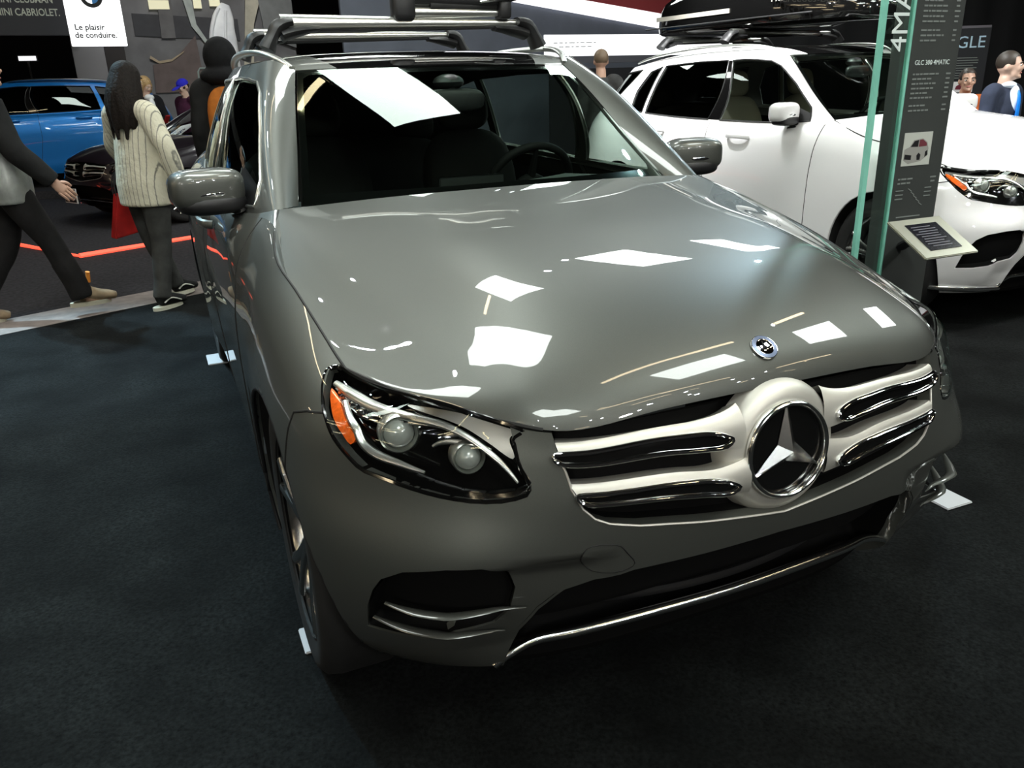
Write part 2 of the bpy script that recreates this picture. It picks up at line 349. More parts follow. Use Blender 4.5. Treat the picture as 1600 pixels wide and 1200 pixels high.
def patch(mb, surf, outer, holes=(), step=.2, side=1, rim=.014, off=0.0, disp=None, out=None):
    """part of a surface inside an outline given in its (u,v); rim = depth of the turned-in edge"""
    outer = dens(outer, step); holes = [dens(h, step*.6) for h in holes]
    V = []; E = []
    for loop in [outer]+holes:
        b = len(V); V += loop; E += [(b+i, b+(i+1) % len(loop)) for i in range(len(loop))]
    nb = len(V); B = np.array(V)
    lo = B.min(0); hi = B.max(0)
    gu, gv = np.meshgrid(np.arange(lo[0]+step*.5, hi[0], step), np.arange(lo[1]+step*.5, hi[1], step), indexing='ij'); G = np.stack([gu.ravel(), gv.ravel()], 1)
    ok = inside(outer, G)
    for h in holes: ok &= ~inside(h, G)
    G = G[ok]
    if len(G):
        dm = np.min(np.linalg.norm(G[:, None]-B[None], axis=2), axis=1); G = G[dm > step*.45]
    V = [Vector(p) for p in V]+[Vector(p) for p in G]
    r = delaunay_2d_cdt(V, E, [], 0, 1e-6)
    P = np.array([tuple(p) for p in r[0]]); T = np.array([f for f in r[2] if len(f) == 3])
    cen = P[T].mean(1); ok = inside(outer, cen)
    for h in holes: ok &= ~inside(h, cen)
    a, b_, c = P[T[:, 0]], P[T[:, 1]], P[T[:, 2]]
    ok &= np.abs((b_-a)[:, 0]*(c-a)[:, 1]-(b_-a)[:, 1]*(c-a)[:, 0]) > 1e-9
    T = T[ok]
    X, N = surf_pn(surf, P, disp)
    if off: X = X+N*off
    S = np.array([side, 1, 1.0]); X = X*S; N = N*S
    fn = np.cross(X[T[:, 1]]-X[T[:, 0]], X[T[:, 2]]-X[T[:, 0]]); flip = np.einsum('ij,ij->i', fn, N[T[:, 0]]) < 0
    T[flip] = T[flip][:, ::-1]
    used = np.unique(T); re = -np.ones(len(P), int); re[used] = np.arange(len(used))
    F = [tuple(t) for t in re[T]]; X = X[used]; N = N[used]
    mb.add(X, F, N)
    if rim:
        cnt = {}
        for t in F:
            for i in range(3):
                e = (t[i], t[(i+1) % 3]); cnt[e] = 1
        bd = [e for e in cnt if (e[1], e[0]) not in cnt]
        if bd:
            V2 = []; F2 = []; N2 = []
            for i, j in bd:
                a, b2 = X[i], X[j]; a1, b1 = a-N[i]*rim, b2-N[j]*rim; nn = np.cross(b2-a, -N[i]); nn = -nn/max(np.linalg.norm(nn), 1e-12)
                k = len(V2); V2 += [a, b2, b1, a1]; F2.append((k, k+3, k+2, k+1)); N2 += [(0.0, 0.0, 0.0)]*4
            mb.add(V2, F2, N2)
    return mb
def surf_pn(surf, P, disp=None):
    def f(u, v):
        x = surf.at(u, v)
        if disp is not None: x = x+disp(u, v)
        return x
    u, v = P[:, 0], P[:, 1]; m = surf.nj-1-surf.off; e = 2e-3
    du = f(np.minimum(u+e, m), v)-f(np.maximum(u-e, -surf.off), v); dv = f(u, np.minimum(v+e, surf.nk-1))-f(u, np.maximum(v-e, 0))
    n = np.cross(du, dv); n /= np.maximum(np.linalg.norm(n, axis=1, keepdims=True), 1e-12)
    X = f(u, v)
    ref = X-np.array([0, 1.3, .55])
    if np.sum(np.einsum('ij,ij->i', n, ref)) < 0: n = -n
    return X, n
def on(surf, uv, off=0.0, side=1, disp=None):
    """points on a surface for (u,v) pairs, lifted by off along its normal"""
    X, N = surf_pn(surf, np.array(uv, float), disp); return (X+N*off)*np.array([side, 1, 1.0])
def seam(mb, surf, uv, side=1, r=.0032, n=None, off=-.0008):
    P = dens(uv, .15, False); return mb.tube(on(surf, P, off, side), r, 6)
def inv(surf, ax, target, guess):
    """(u,v) where two coordinates of the surface take given values"""
    u, v = guess
    for _ in range(25):
        e = 1e-3; p = surf.at(u, v)[list(ax)]; g = np.array(target)-p
        J = np.stack([(surf.at(u+e, v)[list(ax)]-p)/e, (surf.at(u, v+e)[list(ax)]-p)/e], 1)
        try: s = np.linalg.solve(J, g)
        except Exception: break
        s = np.clip(s, -.4, .4); u = float(np.clip(u+s[0], 0, surf.nj-1-surf.off)); v = float(np.clip(v+s[1], 0, surf.nk-1))
    return (u, v)
def text(body, size, material, name, parent=None, M=None, extrude=.001, align='CENTER', bold=0.0, sx=1.0):
    c = bpy.data.curves.new(name, 'FONT'); c.body = body; c.size = size; c.align_x = align; c.align_y = 'CENTER'; c.extrude = extrude; c.offset = bold; c.resolution_u = 3
    o = bpy.data.objects.new(name, c); COL.objects.link(o)
    dg = bpy.context.evaluated_depsgraph_get(); me = bpy.data.meshes.new_from_object(o.evaluated_get(dg)); bpy.data.objects.remove(o)
    me.name = name; me.materials.clear(); me.materials.append(material)
    if sx != 1.0: me.transform(Matrix.Diagonal((sx, 1, 1, 1)))
    if M is not None: me.transform(M)
    return link(name, me, parent)
def frame(right, up, origin=(0, 0, 0)):
    """matrix: local x -> right, local y -> up, local z -> right x up"""
    x = Vector(right).normalized(); u = Vector(up); z = x.cross(u).normalized(); y = z.cross(x)
    M = Matrix((x, y, z)).transposed().to_4x4(); M.translation = Vector(origin); return M
# ---------------------------------------------------------------- a car: outlines on the nets are (u,v) pairs
HL = [(5.159,6.675),(5.032,6.873),(4.6,6.97),(4.052,6.985),(3.424,6.985),(2.828,6.96),(2.371,6.97),(2.381,5.997),(2.368,4.956),(2.315,4.582),(2.333,4.434),(2.482,4.274),(2.771,4.163),(3.043,4.164),(3.382,4.225),(3.72,4.314),(4.011,4.386),(4.226,4.582),(4.435,4.841),(4.671,5.329),(4.871,5.727),(5.081,6.186)]
GRILLE = [(0,6.99),(1.0,6.99),(1.9,6.99),(2.0,6.9),(2.025,6.0),(2.015,5.25),(1.97,4.55),(1.89,4.13),(1.79,3.9),(1.66,3.76),(1.38,3.61),(.79,3.43),(.364,3.33),(0,3.245)]
LOWER = [(0,2.85),(.74,2.81),(1.4,2.79),(1.75,2.68),(2.0,2.5),(2.22,2.18),(2.36,1.75),(2.40,1.2),(2.36,.55),(2.29,.0)]
FOG = [(4.076,1.57),(4.033,2.09),(3.934,2.45),(3.816,2.69),(3.57,2.9),(3.127,3.05),(2.786,3.10),(2.56,2.98),(2.47,2.62),(2.50,2.22),(2.62,1.98),(3.013,1.9),(3.218,1.73),(3.608,1.62)]
def arc(cy, r, a0, a1, n, guess, sgn=1, zc=.37):
    out = []; g = guess
    for k in range(n):
        a = math.radians(a0+(a1-a0)*k/(n-1)); g = inv(BODY, (1, 2), (cy-r*math.cos(a), zc+r*math.sin(a)), g); out.append(g)
    return out
def at_y(y, v, guess):                                    # u where the body has this y on row v
    u = guess
    for _ in range(20):
        p = BODY.at(u, v)[1]; d = (BODY.at(u+1e-3, v)[1]-p)/1e-3; u = float(np.clip(u+np.clip((y-p)/d, -.5, .5), 0, 17))
    return u
ARF = arc(0, .405, -20, 205, 26, (5.2, 1.0))              # front arch, front to rear
ARR = arc(2.873, .405, -22, 202, 26, (11.5, 1.0))
RECESS = (2.786, 3.12)
def dent(u, v):
    """the sunk corner of the bumper beside the lower intake, and its crease"""
    a = np.clip((3.22-(u-1.9)*.12-v)/.32, 0, 1); a = a*a*(3-2*a)
    b = np.clip((u-1.55)/.5, 0, 1)*np.clip((3.1-u)/.5, 0, 1); c = np.clip((v-.7)/.8, 0, 1)
    d = (a*b*c)[..., None]
    return d*np.array([-.012, .030, 0.0])
def build_car(T, P, hero=True, wheels=(-1, 1), star=True, windows='hero', interior=True, seatmat='seat', roofmat='gloss', steer=True):
    """all the parts of one car under the empty T, paint P"""
    S2 = (-1, 1)
    # hood and bumper
    mb = MB()
    for s in S2: patch(mb, HOOD, [(0, 0), (5, 0), (5, 7), (0, 7)], step=.16, side=s, rim=.02)
    mb.obj('hood', P, T)
    bump = [(0, 3.245)]+[p for p in GRILLE[::-1][1:]]
    bump = [p for p in GRILLE[::-1] if p[0] < 2.05][:-4]+[(2.025, 6.99)]+[HL[6]]+HL[7:20]+[(4.765, 5.5), (5.116, 5.303)]
    # meets the arch at the split line
    i0 = next(i for i, q in enumerate(ARF) if q[0] > 5.5)
    front = ARF[:i0+1]
    bump += [(5.42, 5.02), (5.50, 4.6)]+front[::-1]+[(front[0][0], 0.0)]
    bump += LOWER[::-1]
    mb = MB()
    for s in S2: patch(mb, BODY, bump, [FOG], step=.16, side=s, rim=.03, disp=dent)
    mb.obj('bumper', P, T)
    # fenders
    for s in S2:
        fen = [ARF[i0], (5.50, 4.6), (5.42, 5.02), (5.116, 5.303), (4.765, 5.5), HL[19], HL[20], (5.155, 6.68), (5.05, 6.88), (5.0, 7.0)]
        ud = at_y(.66, 3.5, 8.3)
        fen += [(6, 7), (7, 7), (8, 7), (8.36, 7), (8.34, 6), (8.36, 4), (8.40, 2), (8.42, 0)]
        back = ARF[i0+1:]
        fen += [(back[-1][0], 0)]+back[::-1]
        mb = MB(); patch(mb, BODY, fen, step=.22, side=s, rim=.02); mb.obj('fender', P, T)
        # doors
        mb = MB(); patch(mb, BODY, [(8.36, 7), (8.34, 6), (8.36, 4), (8.40, 2), (8.42, .55), (10.3, .55), (10.45, 4), (10.45, 7)], step=.25, side=s, rim=.02)
        dr = mb.obj('front_door', P, T)
        rr = [q for q in ARR if q[0] < 11.55]
        rr = [q for q in ARR[::1] if q[1] < 5.3 and BODY.at(*q)[1] < 2.62]
        mb = MB(); patch(mb, BODY, [(10.3, .55), (10.45, 4), (10.45, 7), (11.95, 7), (11.85, 5.6)]+[q for q in rr[::-1] if q[1] > .56]+[(rr[0][0], .55)], step=.25, side=s, rim=.02)
        d2 = mb.obj('rear_door', P, T)
        for d, u in ((dr, 9.9), (d2, 11.45)):
            h = on(BODY, [(u, 5.95)], .0, s)[0]; hb = MB(); hb.tube([(h[0]+s*.005, h[1]-.11, h[2]), (h[0]+s*.035, h[1]-.085, h[2]+.004), (h[0]+s*.038, h[1]+.085, h[2]+.006), (h[0]+s*.005, h[1]+.11, h[2])], (.012, .016), 8, smooth=14)
            hb.obj('door_handle', P, d)
        # sill and tail
        mb = MB(); patch(mb, BODY, [(8.42, 0), (8.42, .55), (10.3, .55), (rr[0][0], .55), (rr[0][0], 0)], step=.3, side=s, rim=.02); mb.obj('sill', MT['black'] if hero else P, T)
        rb = [q for q in ARR if BODY.at(*q)[1] >= 2.62 or q[1] >= 5.3]
        rb = [q for q in ARR if BODY.at(*q)[1] > 2.60]
        mb = MB(); patch(mb, BODY, [(11.85, 5.6), (11.95, 7), (17, 7), (17, 0), (rb[-1][0], 0)]+rb[::-1], step=.3, side=s, rim=.02); mb.obj('rear_quarter', P, T)
        # shut lines
        mb = MB()
        for line in ([ARF[i0], (5.50, 4.6), (5.42, 5.02), (5.116, 5.303), (4.765, 5.5)], [(8.36, 7), (8.34, 6), (8.36, 4), (8.42, .5)], [(10.45, 7), (10.45, 4), (10.3, .55)], [(11.95, 7), (11.85, 5.6)]):
            mb = MB(); seam(mb, BODY, line, s); mb.obj('shut_line', MT['seam'], T)
        mb = MB()
        mb.tube(on(HOOD, [(5, v) for v in np.linspace(0, 7, 30)], -.001, s), .0034, 6)
        mb.obj('shut_line', MT['seam'], T); mb = MB()
        mb.tube(on(HOOD, [(u, 0) for u in np.linspace(2.4, 5, 20)], -.002, s), .0045, 6)
        mb.obj('shut_line', MT['seam'], T)
        # arches
        for A in (ARF, ARR):
            X = on(BODY, A, -.003, s); n = len(X); V = list(X)+list(X*[1, 1, 1]-np.array([s*.30, 0, 0])); F = [(i, i+1, n+i+1, n+i) for i in range(n-1)]
            # inner wall
            c = len(V); V.append(tuple(X.mean(0)-np.array([s*.30, 0, 0]))); F += [(n+i, n+i+1, c) for i in range(n-1)]
            MB().add(V, F).obj('wheel_arch', MT['liner'], T)
            MB().tube(X+np.array([s*-.002, 0, 0]), (.006, .006), 8).obj('arch_lip', MT['black'] if hero else P, T)
    # grille
    g = MB()
    for s in S2: patch(g, BODY, [(0, 6.99)]+GRILLE[1:], step=.2, side=s, rim=0, off=-.055)
    for s in S2:
        a = on(BODY, dens(GRILLE, .15, False), -.0298, s); b = on(BODY, dens(GRILLE, .15, False), -.057, s); n = len(a); g.add(list(a)+list(b), [(i, i+1, n+i+1, n+i) for i in range(n-1)])
    gr = g.obj('grille', MT['mesh'], T)
    fr = MB()                                              # thin bright lower edge
    lp = [p for p in GRILLE if p[1] < 5.9]
    for s in S2: fr.tube(on(BODY, dens(lp, .1, False), .000, s), .0026, 6)
    fr.obj('grille_edge', MT['silver'], gr)
    for s in S2:
        for top, bot, loop in (([(2.022,6.31),(1.70,6.30),(1.35,6.20),(1.0,6.07),(.80,6.03),(.60,6.12),(.42,6.5)], [(2.007,5.22),(1.65,5.11),(1.343,5.0),(.95,4.87),(.60,4.72),(.45,4.68),(.38,4.67)], [(2.02,5.72),(1.70,5.70),(1.35,5.60),(1.0,5.42),(.72,5.27),(.585,5.10),(.53,4.92),(.60,4.80),(.776,4.83),(1.1,4.95),(1.428,5.07),(1.75,5.17),(2.0,5.27)]),
                               ([(1.99,4.68),(1.70,4.63),(1.368,4.56),(1.0,4.47),(.70,4.38),(.52,4.42),(.38,4.5)], [(1.867,4.19),(1.60,4.13),(1.387,4.08),(1.0,3.97),(.70,3.88),(.52,3.84),(.38,3.81)], [(1.935,4.42),(1.65,4.40),(1.379,4.35),(1.0,4.28),(.70,4.2),(.57,4.12),(.50,3.98),(.57,3.92),(.806,3.98),(1.1,4.06),(1.386,4.13),(1.65,4.19),(1.86,4.245)])):
            a = curve([(*p, 0) for p in top], 24)[:, :2]; b = curve([(*p, 0) for p in bot], 24)[:, :2]; V = []; F = []
            for k in range(9):
                t = k/8; q = a*(1-t)+b*t; V += list(on(BODY, q, -.003+.008*math.sin(math.pi*t)**.6, s))
            F = [(k*24+i, k*24+i+1, (k+1)*24+i+1, (k+1)*24+i) for k in range(8) for i in range(23)]
            base = len(V)                                   # turned-in edges
            V += list(on(BODY, a, -.05, s))+list(on(BODY, b, -.05, s)); F += [(i, base+i, base+i+1, i+1) for i in range(23)]+[(192+i, 192+i+1, base+24+i+1, base+24+i) for i in range(23)]
            sl = MB().add(V, F).obj('grille_bar', MT['silver'], gr)
            lo = smooth_loop(loop, 60)
            MB().tube(on(BODY, lo, .0065, s), (.0048, .0066), 8, closed=True, up=(0, 1, .2)).obj('chrome_loop', MT['chrome'], gr)
            sm = MB(); patch(sm, BODY, [tuple(p) for p in np.array(lo)], step=.25, side=s, rim=0, off=.0056); sm.obj('bar_slot', MT['gloss'], gr)
    if star:
        c = np.array([0, -.796, .768]); tilt = Matrix.Rotation(math.radians(-6), 3, 'X')
        def loc(mbx): mbx.v = [tuple(tilt @ Vector(p)+Vector(c)) for p in mbx.v]; return mbx
        loc(MB().lathe([(.146, .050), (.141, .026), (.131, .010), (.120, .001), (.108, -.003), (.100, -.002), (.1, .01)], axis='Y', seg=64)).obj('badge_surround', MT['silver'], gr)
        loc(MB().lathe([(.0, -.002), (.096, -.001), (.1, .004)], axis='Y', seg=48)).obj('badge_disc', MT['gloss'], gr)
        ring = MB(); t = np.linspace(0, 2*math.pi, 65)[:-1]
        ring.tube([(.0975*math.cos(a), -.009, .0975*math.sin(a)) for a in t], (.0065, .009), 10, closed=True, up=(0, 1, 0))
        loc(ring).obj('badge_ring', MT['bright'], gr)
        st = MB()
        for k in range(3):
            a = math.pi/2+2*math.pi*k/3; d = np.array([math.cos(a), 0, math.sin(a)]); e = np.array([-math.sin(a), 0, math.cos(a)]); o = np.array([0, -.004, 0]); up = np.array([0, -.026, 0])
            # each ray a pyramid: broad at the hub, a point at the ring
            h1 = .025*math.cos(math.pi/3)*d+.025*math.sin(math.pi/3)*e; h2 = .025*math.cos(math.pi/3)*d-.025*math.sin(math.pi/3)*e
            tip = d*.095
            V = [o+h1, o+h2, o+tip+e*.0012, o+tip-e*.0012, o*0+up, o*1.6+tip]
            st.add(V, [(4, 0, 2, 5), (4, 5, 3, 1)])
        loc(st).obj('badge_star', MT['bright'], gr, smooth=False)
        # roundel on the hood
        p, n = surf_pn(HOOD, np.array([(0.0, 2.0)])); p = p[0]; n = n[0]; q, _ = surf_pn(HOOD, np.array([(0.0, 1.98)]))
        nv = Vector(n); F0 = frame((1, 0, 0), nv.cross(Vector((1, 0, 0))), p+n*.001)
        e = MB().lathe([(0, .0035), (.018, .0038), (.019, .0045), (.0285, .0035), (.0295, 0)], seg=40); e.v = [tuple(F0 @ Vector(x)) for x in e.v]; em = e.obj('hood_roundel', MT['chrome'], T)
        e = MB().lathe([(.0195, .0047), (.0275, .0042), (.028, .003)], seg=40); e.v = [tuple(F0 @ Vector(x)) for x in e.v]; e.obj('roundel_band', MT['blueenamel'], em)
        e = MB()
        for k in range(3):
            a = math.pi/2+2*math.pi*k/3; d = np.array([math.cos(a), math.sin(a), 0]); f = np.array([-math.sin(a), math.cos(a), 0])
            e.add([d*.016+[0, 0, .0045], f*.0035+[0, 0, .0042], -f*.0035+[0, 0, .0042], np.array([0, 0, .007])], [(0, 3, 1), (0, 2, 3)])
        e.v = [tuple(F0 @ Vector(x)) for x in e.v]; e.obj('roundel_star', MT['seam'], em, smooth=False)
    # lower intake, its splitter, corner intakes with two blades
    g = MB()
    for s in S2: patch(g, BODY, LOWER+[(0, 0)], step=.25, side=s, rim=0, off=-.10)
    for s in S2:
        lo = LOWER+[(0, 0.0)]; a = on(BODY, dens(lo, .15, False), -.0298, s); b = on(BODY, dens(lo, .15, False), -.102, s); n = len(a); g.add(list(a)+list(b), [(i, i+1, n+i+1, n+i) for i in range(n-1)])
    lg = g.obj('lower_grille', MT['mesh'], T)
    g = MB()
    for z in (.37, .41, .45): g.tube([(-.5, -.50, z), (-.25, -.60, z), (0, -.63, z), (.25, -.60, z), (.5, -.50, z)], (.004, .012), 6, smooth=20)
    g.obj('intake_louvres', MT['black'], lg)
    g = MB(); g.tube([(-.575, -.60, .285), (-.55, -.605, .305), (-.485, -.605, .325), (-.40, -.622, .331), (-.2, -.645, .340), (0, -.655, .343), (.2, -.645, .340), (.40, -.622, .331), (.485, -.605, .325), (.55, -.605, .305), (.575, -.60, .285)], [(.007, .008), (.014, .013), (.014, .013), (.014, .013), (.007, .008)], 12, smooth=50, up=(0, 0, 1)); g.obj('chrome_splitter', MT['bright'], T)
    g = MB()
    g.tube([(-.58, -.47, .245), (-.4, -.535, .25), (0, -.56, .255), (.4, -.535, .25), (.58, -.47, .245)], (.04, .03), 8, smooth=24); g.obj('lower_lip', MT['matte'], T)
    for s in S2:
        g = MB(); patch(g, BODY, FOG, step=.25, side=s, rim=0, off=-.045); fl = [tuple(q) for q in (np.array(FOG)-np.mean(FOG, 0))*.965+np.mean(FOG, 0)]; a = on(BODY, dens(fl, .15), -.003, s, dent); b = on(BODY, dens(fl, .15), -.046, s); n = len(a); g.add(list(a)+list(b), [(i, (i+1) % n, n+(i+1) % n, n+i) for i in range(n)]); fg = g.obj('corner_intake', MT['mesh'], T)
        for b in () if not hero else ([(3.80,2.24),(3.45,2.24),(3.08,2.29),(2.70,2.33),(2.36,2.34)], [(3.97,1.84),(3.55,1.84),(3.15,1.89),(2.85,1.91),(2.52,1.91)]):
            X = on(BODY, curve([(*p, 0) for p in b], 20)[:, :2], np.linspace(-.004, .014, 20)[:, None], s, dent)
            g = MB(); g.tube(X, [(.004, .003), (.012, .0045), (.013, .005), (.009, .004), (.001, .001)], 8); g.obj('intake_blade', P, fg)
    if not hero:                                            # bright strip along the foot of the bumper
        for s in S2: MB().tube(on(BODY, [(u, .55) for u in np.linspace(2.3, 5.3, 30)], .006, s), [(.006, .010), (.014, .016), (.014, .016), (.006, .010)], 8, up=(0, 0, 1)).obj('chrome_strip', MT['bright'], T)
    # tow cover outline
    tw = smooth_loop([(1.893,3.218),(1.839,3.35),(1.571,3.31),(1.487,3.138),(1.411,2.87),(1.60,2.80),(1.76,2.82)], 30)
    if hero:
        g = MB(); patch(g, BODY, tw, step=.2, side=-1, rim=.004, off=.0006, disp=dent); g.obj('tow_cover', P, T)
        g = MB(); g.tube(on(BODY, tw, .0004, -1, dent), .0013, 5, closed=True); g.obj('shut_line', MT['seam'], T)
    # headlamps
    for s in S2:
        g = MB(); patch(g, BODY, smooth_loop(HL, 70), step=.25, side=s, rim=0, off=-.055); hl = g.obj('headlamp', MT['gloss'], T)
        g = MB()                                            # walls of the lamp
        lo = smooth_loop(HL, 70); a = on(BODY, lo, -.003, s); b = on(BODY, lo, -.056, s); n = len(lo)
        g.add(list(a)+list(b), [(i, (i+1) % n, n+(i+1) % n, n+i) for i in range(n)]); g.tube(a, (.004, .006), 6, closed=True); g.obj('lamp_surround', MT['gloss'], hl)
        def ribbon(c, w, off, name, m, depth=.006, n=26):
            C_ = curve([(*p, 0) for p in c], n)[:, :2]; X = on(BODY, C_, off, s); g = MB(); g.tube(X, w, 8, up=(0, -1, .4)); return g.obj(name, m, hl)
        ribbon([(4.95,6.50),(4.55,6.55),(4.1,6.50),(3.7,6.33),(3.3,6.10),(3.0,5.92),(2.78,5.62),(2.60,5.20),(2.47,4.80),(2.42,4.62)], [(.007,.005),(.012,.006),(.011,.005),(.008,.005),(.007,.005),(.006,.004),(.003,.003)], -.014, 'running_light', MT['alu'], n=40)
        for dv, dd in ((.16, -.020), (-.20, -.024)): ribbon([(4.95,6.50+dv*.5),(4.55,6.55+dv),(4.1,6.50+dv),(3.7,6.33+dv),(3.3,6.10+dv*.9),(3.0,5.92+dv*.7),(2.80,5.65+dv*.4)], [(.003,.003),(.004,.003),(.0035,.003),(.002,.002)], dd, 'light_guide', MT['bright'], n=40)
        ribbon([(4.70,6.38),(4.45,6.28),(4.1,6.18),(3.75,6.10),(3.45,5.98)], [(.004,.003),(.010,.006),(.010,.006),(.003,.002)], -.030, 'reflector_rib', MT['chrome'])
        ribbon([(4.52,6.22),(4.30,5.75),(4.13,5.25),(4.01,4.83),(3.84,4.68),(3.55,4.60),(3.29,4.53)], [(.006,.005),(.008,.005),(.009,.006),(.009,.005),(.003,.003)], -.016, 'chrome_trim', MT['alu'], n=30)
        ribbon([(3.20,5.10),(3.00,5.36),(2.80,5.42),(2.62,5.36)], [(.003,.003),(.006,.004),(.006,.004),(.002,.002)], -.030, 'lamp_divider', MT['alu'])
        g = MB(); patch(g, BODY, smooth_loop([(4.93,6.30),(4.80,6.28),(4.50,5.92),(4.26,5.3),(4.12,4.86),(4.17,4.79),(4.36,5.02),(4.57,5.42),(4.76,5.85),(4.90,6.15)], 40), step=.25, side=s, rim=.01, off=-.010); g.obj('amber_reflector', MT['amber'], hl)
        g = MB(); patch(g, BODY, smooth_loop([(3.45,6.75),(2.9,6.72),(2.44,6.85),(2.43,5.9),(2.45,5.2),(2.62,5.60),(2.84,6.02),(3.15,6.35)], 40), step=.25, side=s, rim=.006, off=-.020); g.obj('lamp_bezel', MT['bezel'], hl)
        for (uv, r) in (((3.62, 5.42), .031), ((2.87, 4.98), .026)):
            c = on(BODY, [uv], -.040, s)[0]; d = Vector((s*-.05, -1, .12)).normalized() if s > 0 else Vector((.0-.12, -1, .12)).normalized()
            M = d.to_track_quat('Z', 'Y').to_matrix()
            def put(mbx): mbx.v = [tuple(M @ Vector(p)+Vector(c)) for p in mbx.v]; return mbx
            put(MB().lathe([(r*1.32, -.02), (r*1.30, .012), (r*1.18, .018), (r*1.04, .012), (r*1.02, 0)], seg=28)).obj('projector_ring', MT['alu'], hl)
            put(MB().lathe([(r*1.02, .004), (r*.9, .016), (r*.6, .026), (r*.3, .030), (0, .031)], seg=24)).obj('projector_lens', MT['proj'], hl)
        g = MB()                                            # small crystal facets along the top
        for k in range(26):
            u = 4.80-.055*k+.05*math.sin(k*2.3); p = on(BODY, [(u, 6.50-.012*k+.16*math.sin(k*3.7))], -.020, s)[0]; g.ell(p, (.008, .006, .006), 5, 3)
        fo = g.obj('reflector_facets', MT['chrome'], hl, smooth=False); fo['kind'] = 'stuff'
        g = MB(); patch(g, BODY, smooth_loop(HL, 70), step=.2, side=s, rim=0, off=.002); g.obj('lamp_lens', MT['lens'], hl)
    # greenhouse
    WIN = {'hero': [[(1.95,.10),(4.2,.10),(3.62,2.62),(3.0,2.66),(2.3,2.62),(1.75,2.50),(1.50,2.2),(1.42,1.4),(1.55,.5)], [(4.4,.10),(5.95,.10),(5.9,2.6),(5.0,2.66),(3.8,2.64)], [(6.1,.12),(7.2,.25),(6.95,1.4),(6.7,2.35),(6.05,2.58)]],
           'ml': [[(1.95,.10),(4.2,.10),(3.62,2.62),(3.0,2.66),(2.3,2.62),(1.75,2.50),(1.50,2.2),(1.42,1.4),(1.55,.5)], [(4.42,.10),(6.0,.10),(5.95,2.6),(5.0,2.66),(3.82,2.64)], [(6.12,.10),(6.55,.12),(6.62,1.2),(6.45,2.35),(6.07,2.58)], [(7.7,.35),(9.3,.35),(9.2,2.55),(6.95,2.6),(7.05,2.2),(7.4,1.2)]]}[windows]
    for s in S2:
        g = MB(); patch(g, GREEN, [(0, 0), (11, 0), (11, 3), (0, 3)], WIN, step=.25, side=s, rim=.014); gh = g.obj('greenhouse', P, T)
        for i, w_ in enumerate(WIN):
            g = MB(); patch(g, GREEN, w_, step=.3, side=s, rim=0, off=-.008); g.obj('side_window', MT['sideglass'] if i == 0 or hero else MT['darkglass'], gh)
            g = MB(); X = on(GREEN, dens(w_, .2), .001, s); g.tube(X, .0055 if i < 3 else .004, 6, closed=True); g.obj('window_trim', MT['alu'] if hero else MT['black'], gh)
        g = MB(); patch(g, GREEN, [(4.2, .1), (4.42, .1), (3.82, 2.63), (3.62, 2.62)], step=.3, side=s, rim=0, off=.0016); g.obj('door_pillar', MT['gloss'], gh)
    g = MB()
    for s in S2: patch(g, SHIELD, [(0, 0), (2.95, 0), (2.95, 2.97), (0, 2.97)], step=.2, side=s, rim=0)
    ws = g.obj('windscreen', MT['glass'], T)
    g = MB()
    for s in S2:
        patch(g, SHIELD, [(0, 0), (2.97, 0), (2.97, 3), (0, 3), (0, 2.86), (2.70, 2.86), (2.83, 2.75), (2.83, .30), (2.74, .20), (0, .22)], step=.2, side=s, rim=0, off=-.005)
    g.obj('screen_border', MT['gloss'], ws)
    for s in S2:                                            # pillar foot: from the fender and door tops to the greenhouse
        a = GREEN.at(np.linspace(.75, 3.2, 24), np.full(24, 0.0))*[s, 1, 1]; b = BODY.at(np.linspace(7.55, 9.75, 24), np.full(24, 7.0))*[s, 1, 1]
        MB().add(list(a)+list(b), [(i, i+1, 25+i, 24+i) for i in range(23)]).obj('pillar_foot', P, T)
    g = MB()                                                # cowl between hood and screen
    for s in S2:
        a = HOOD.at(np.linspace(0, 5, 20), np.full(20, 7.0))*[s, 1, 1]-[0, 0, .012]; b = SHIELD.at(np.linspace(0, 3, 20), np.full(20, 0.0))*[s, 1, 1]-[0, 0, .004]
        V = list(a)+list(b); g.add(V, [(i, i+1, 21+i, 20+i) for i in range(19)])
    g.obj('cowl', MT['black'], T)
    g = MB()
    for s in S2: patch(g, ROOF, [(1.9, 0), (3, 0), (3, 6), (0, 6), (0, 4.4), (1.9, 4.4)], step=.25, side=s, rim=.01)
    g.obj('roof', P, T)
    g = MB()
    for s in S2: patch(g, ROOF, [(0, 0), (1.9, 0), (1.9, 4.4), (0, 4.4)], step=.25, side=s, rim=.01)
    g.obj('glass_roof', MT[roofmat], T)
    for s in S2:
        X = curve([(.556,1.272,1.556),(.588,1.36,1.588),(.622,1.50,1.612),(.645,1.72,1.624),(.652,2.0,1.627),(.640,2.35,1.618),(.610,2.7,1.598),(.572,3.0,1.568),(.545,3.15,1.545)], 40)*[s, 1, 1]
        MB().tube(X, [(.012, .006), (.018, .012), (.018, .014), (.018, .013), (.010, .006)], 10, up=(0, 0, 1)).obj('roof_rail', MT['alu'], T)
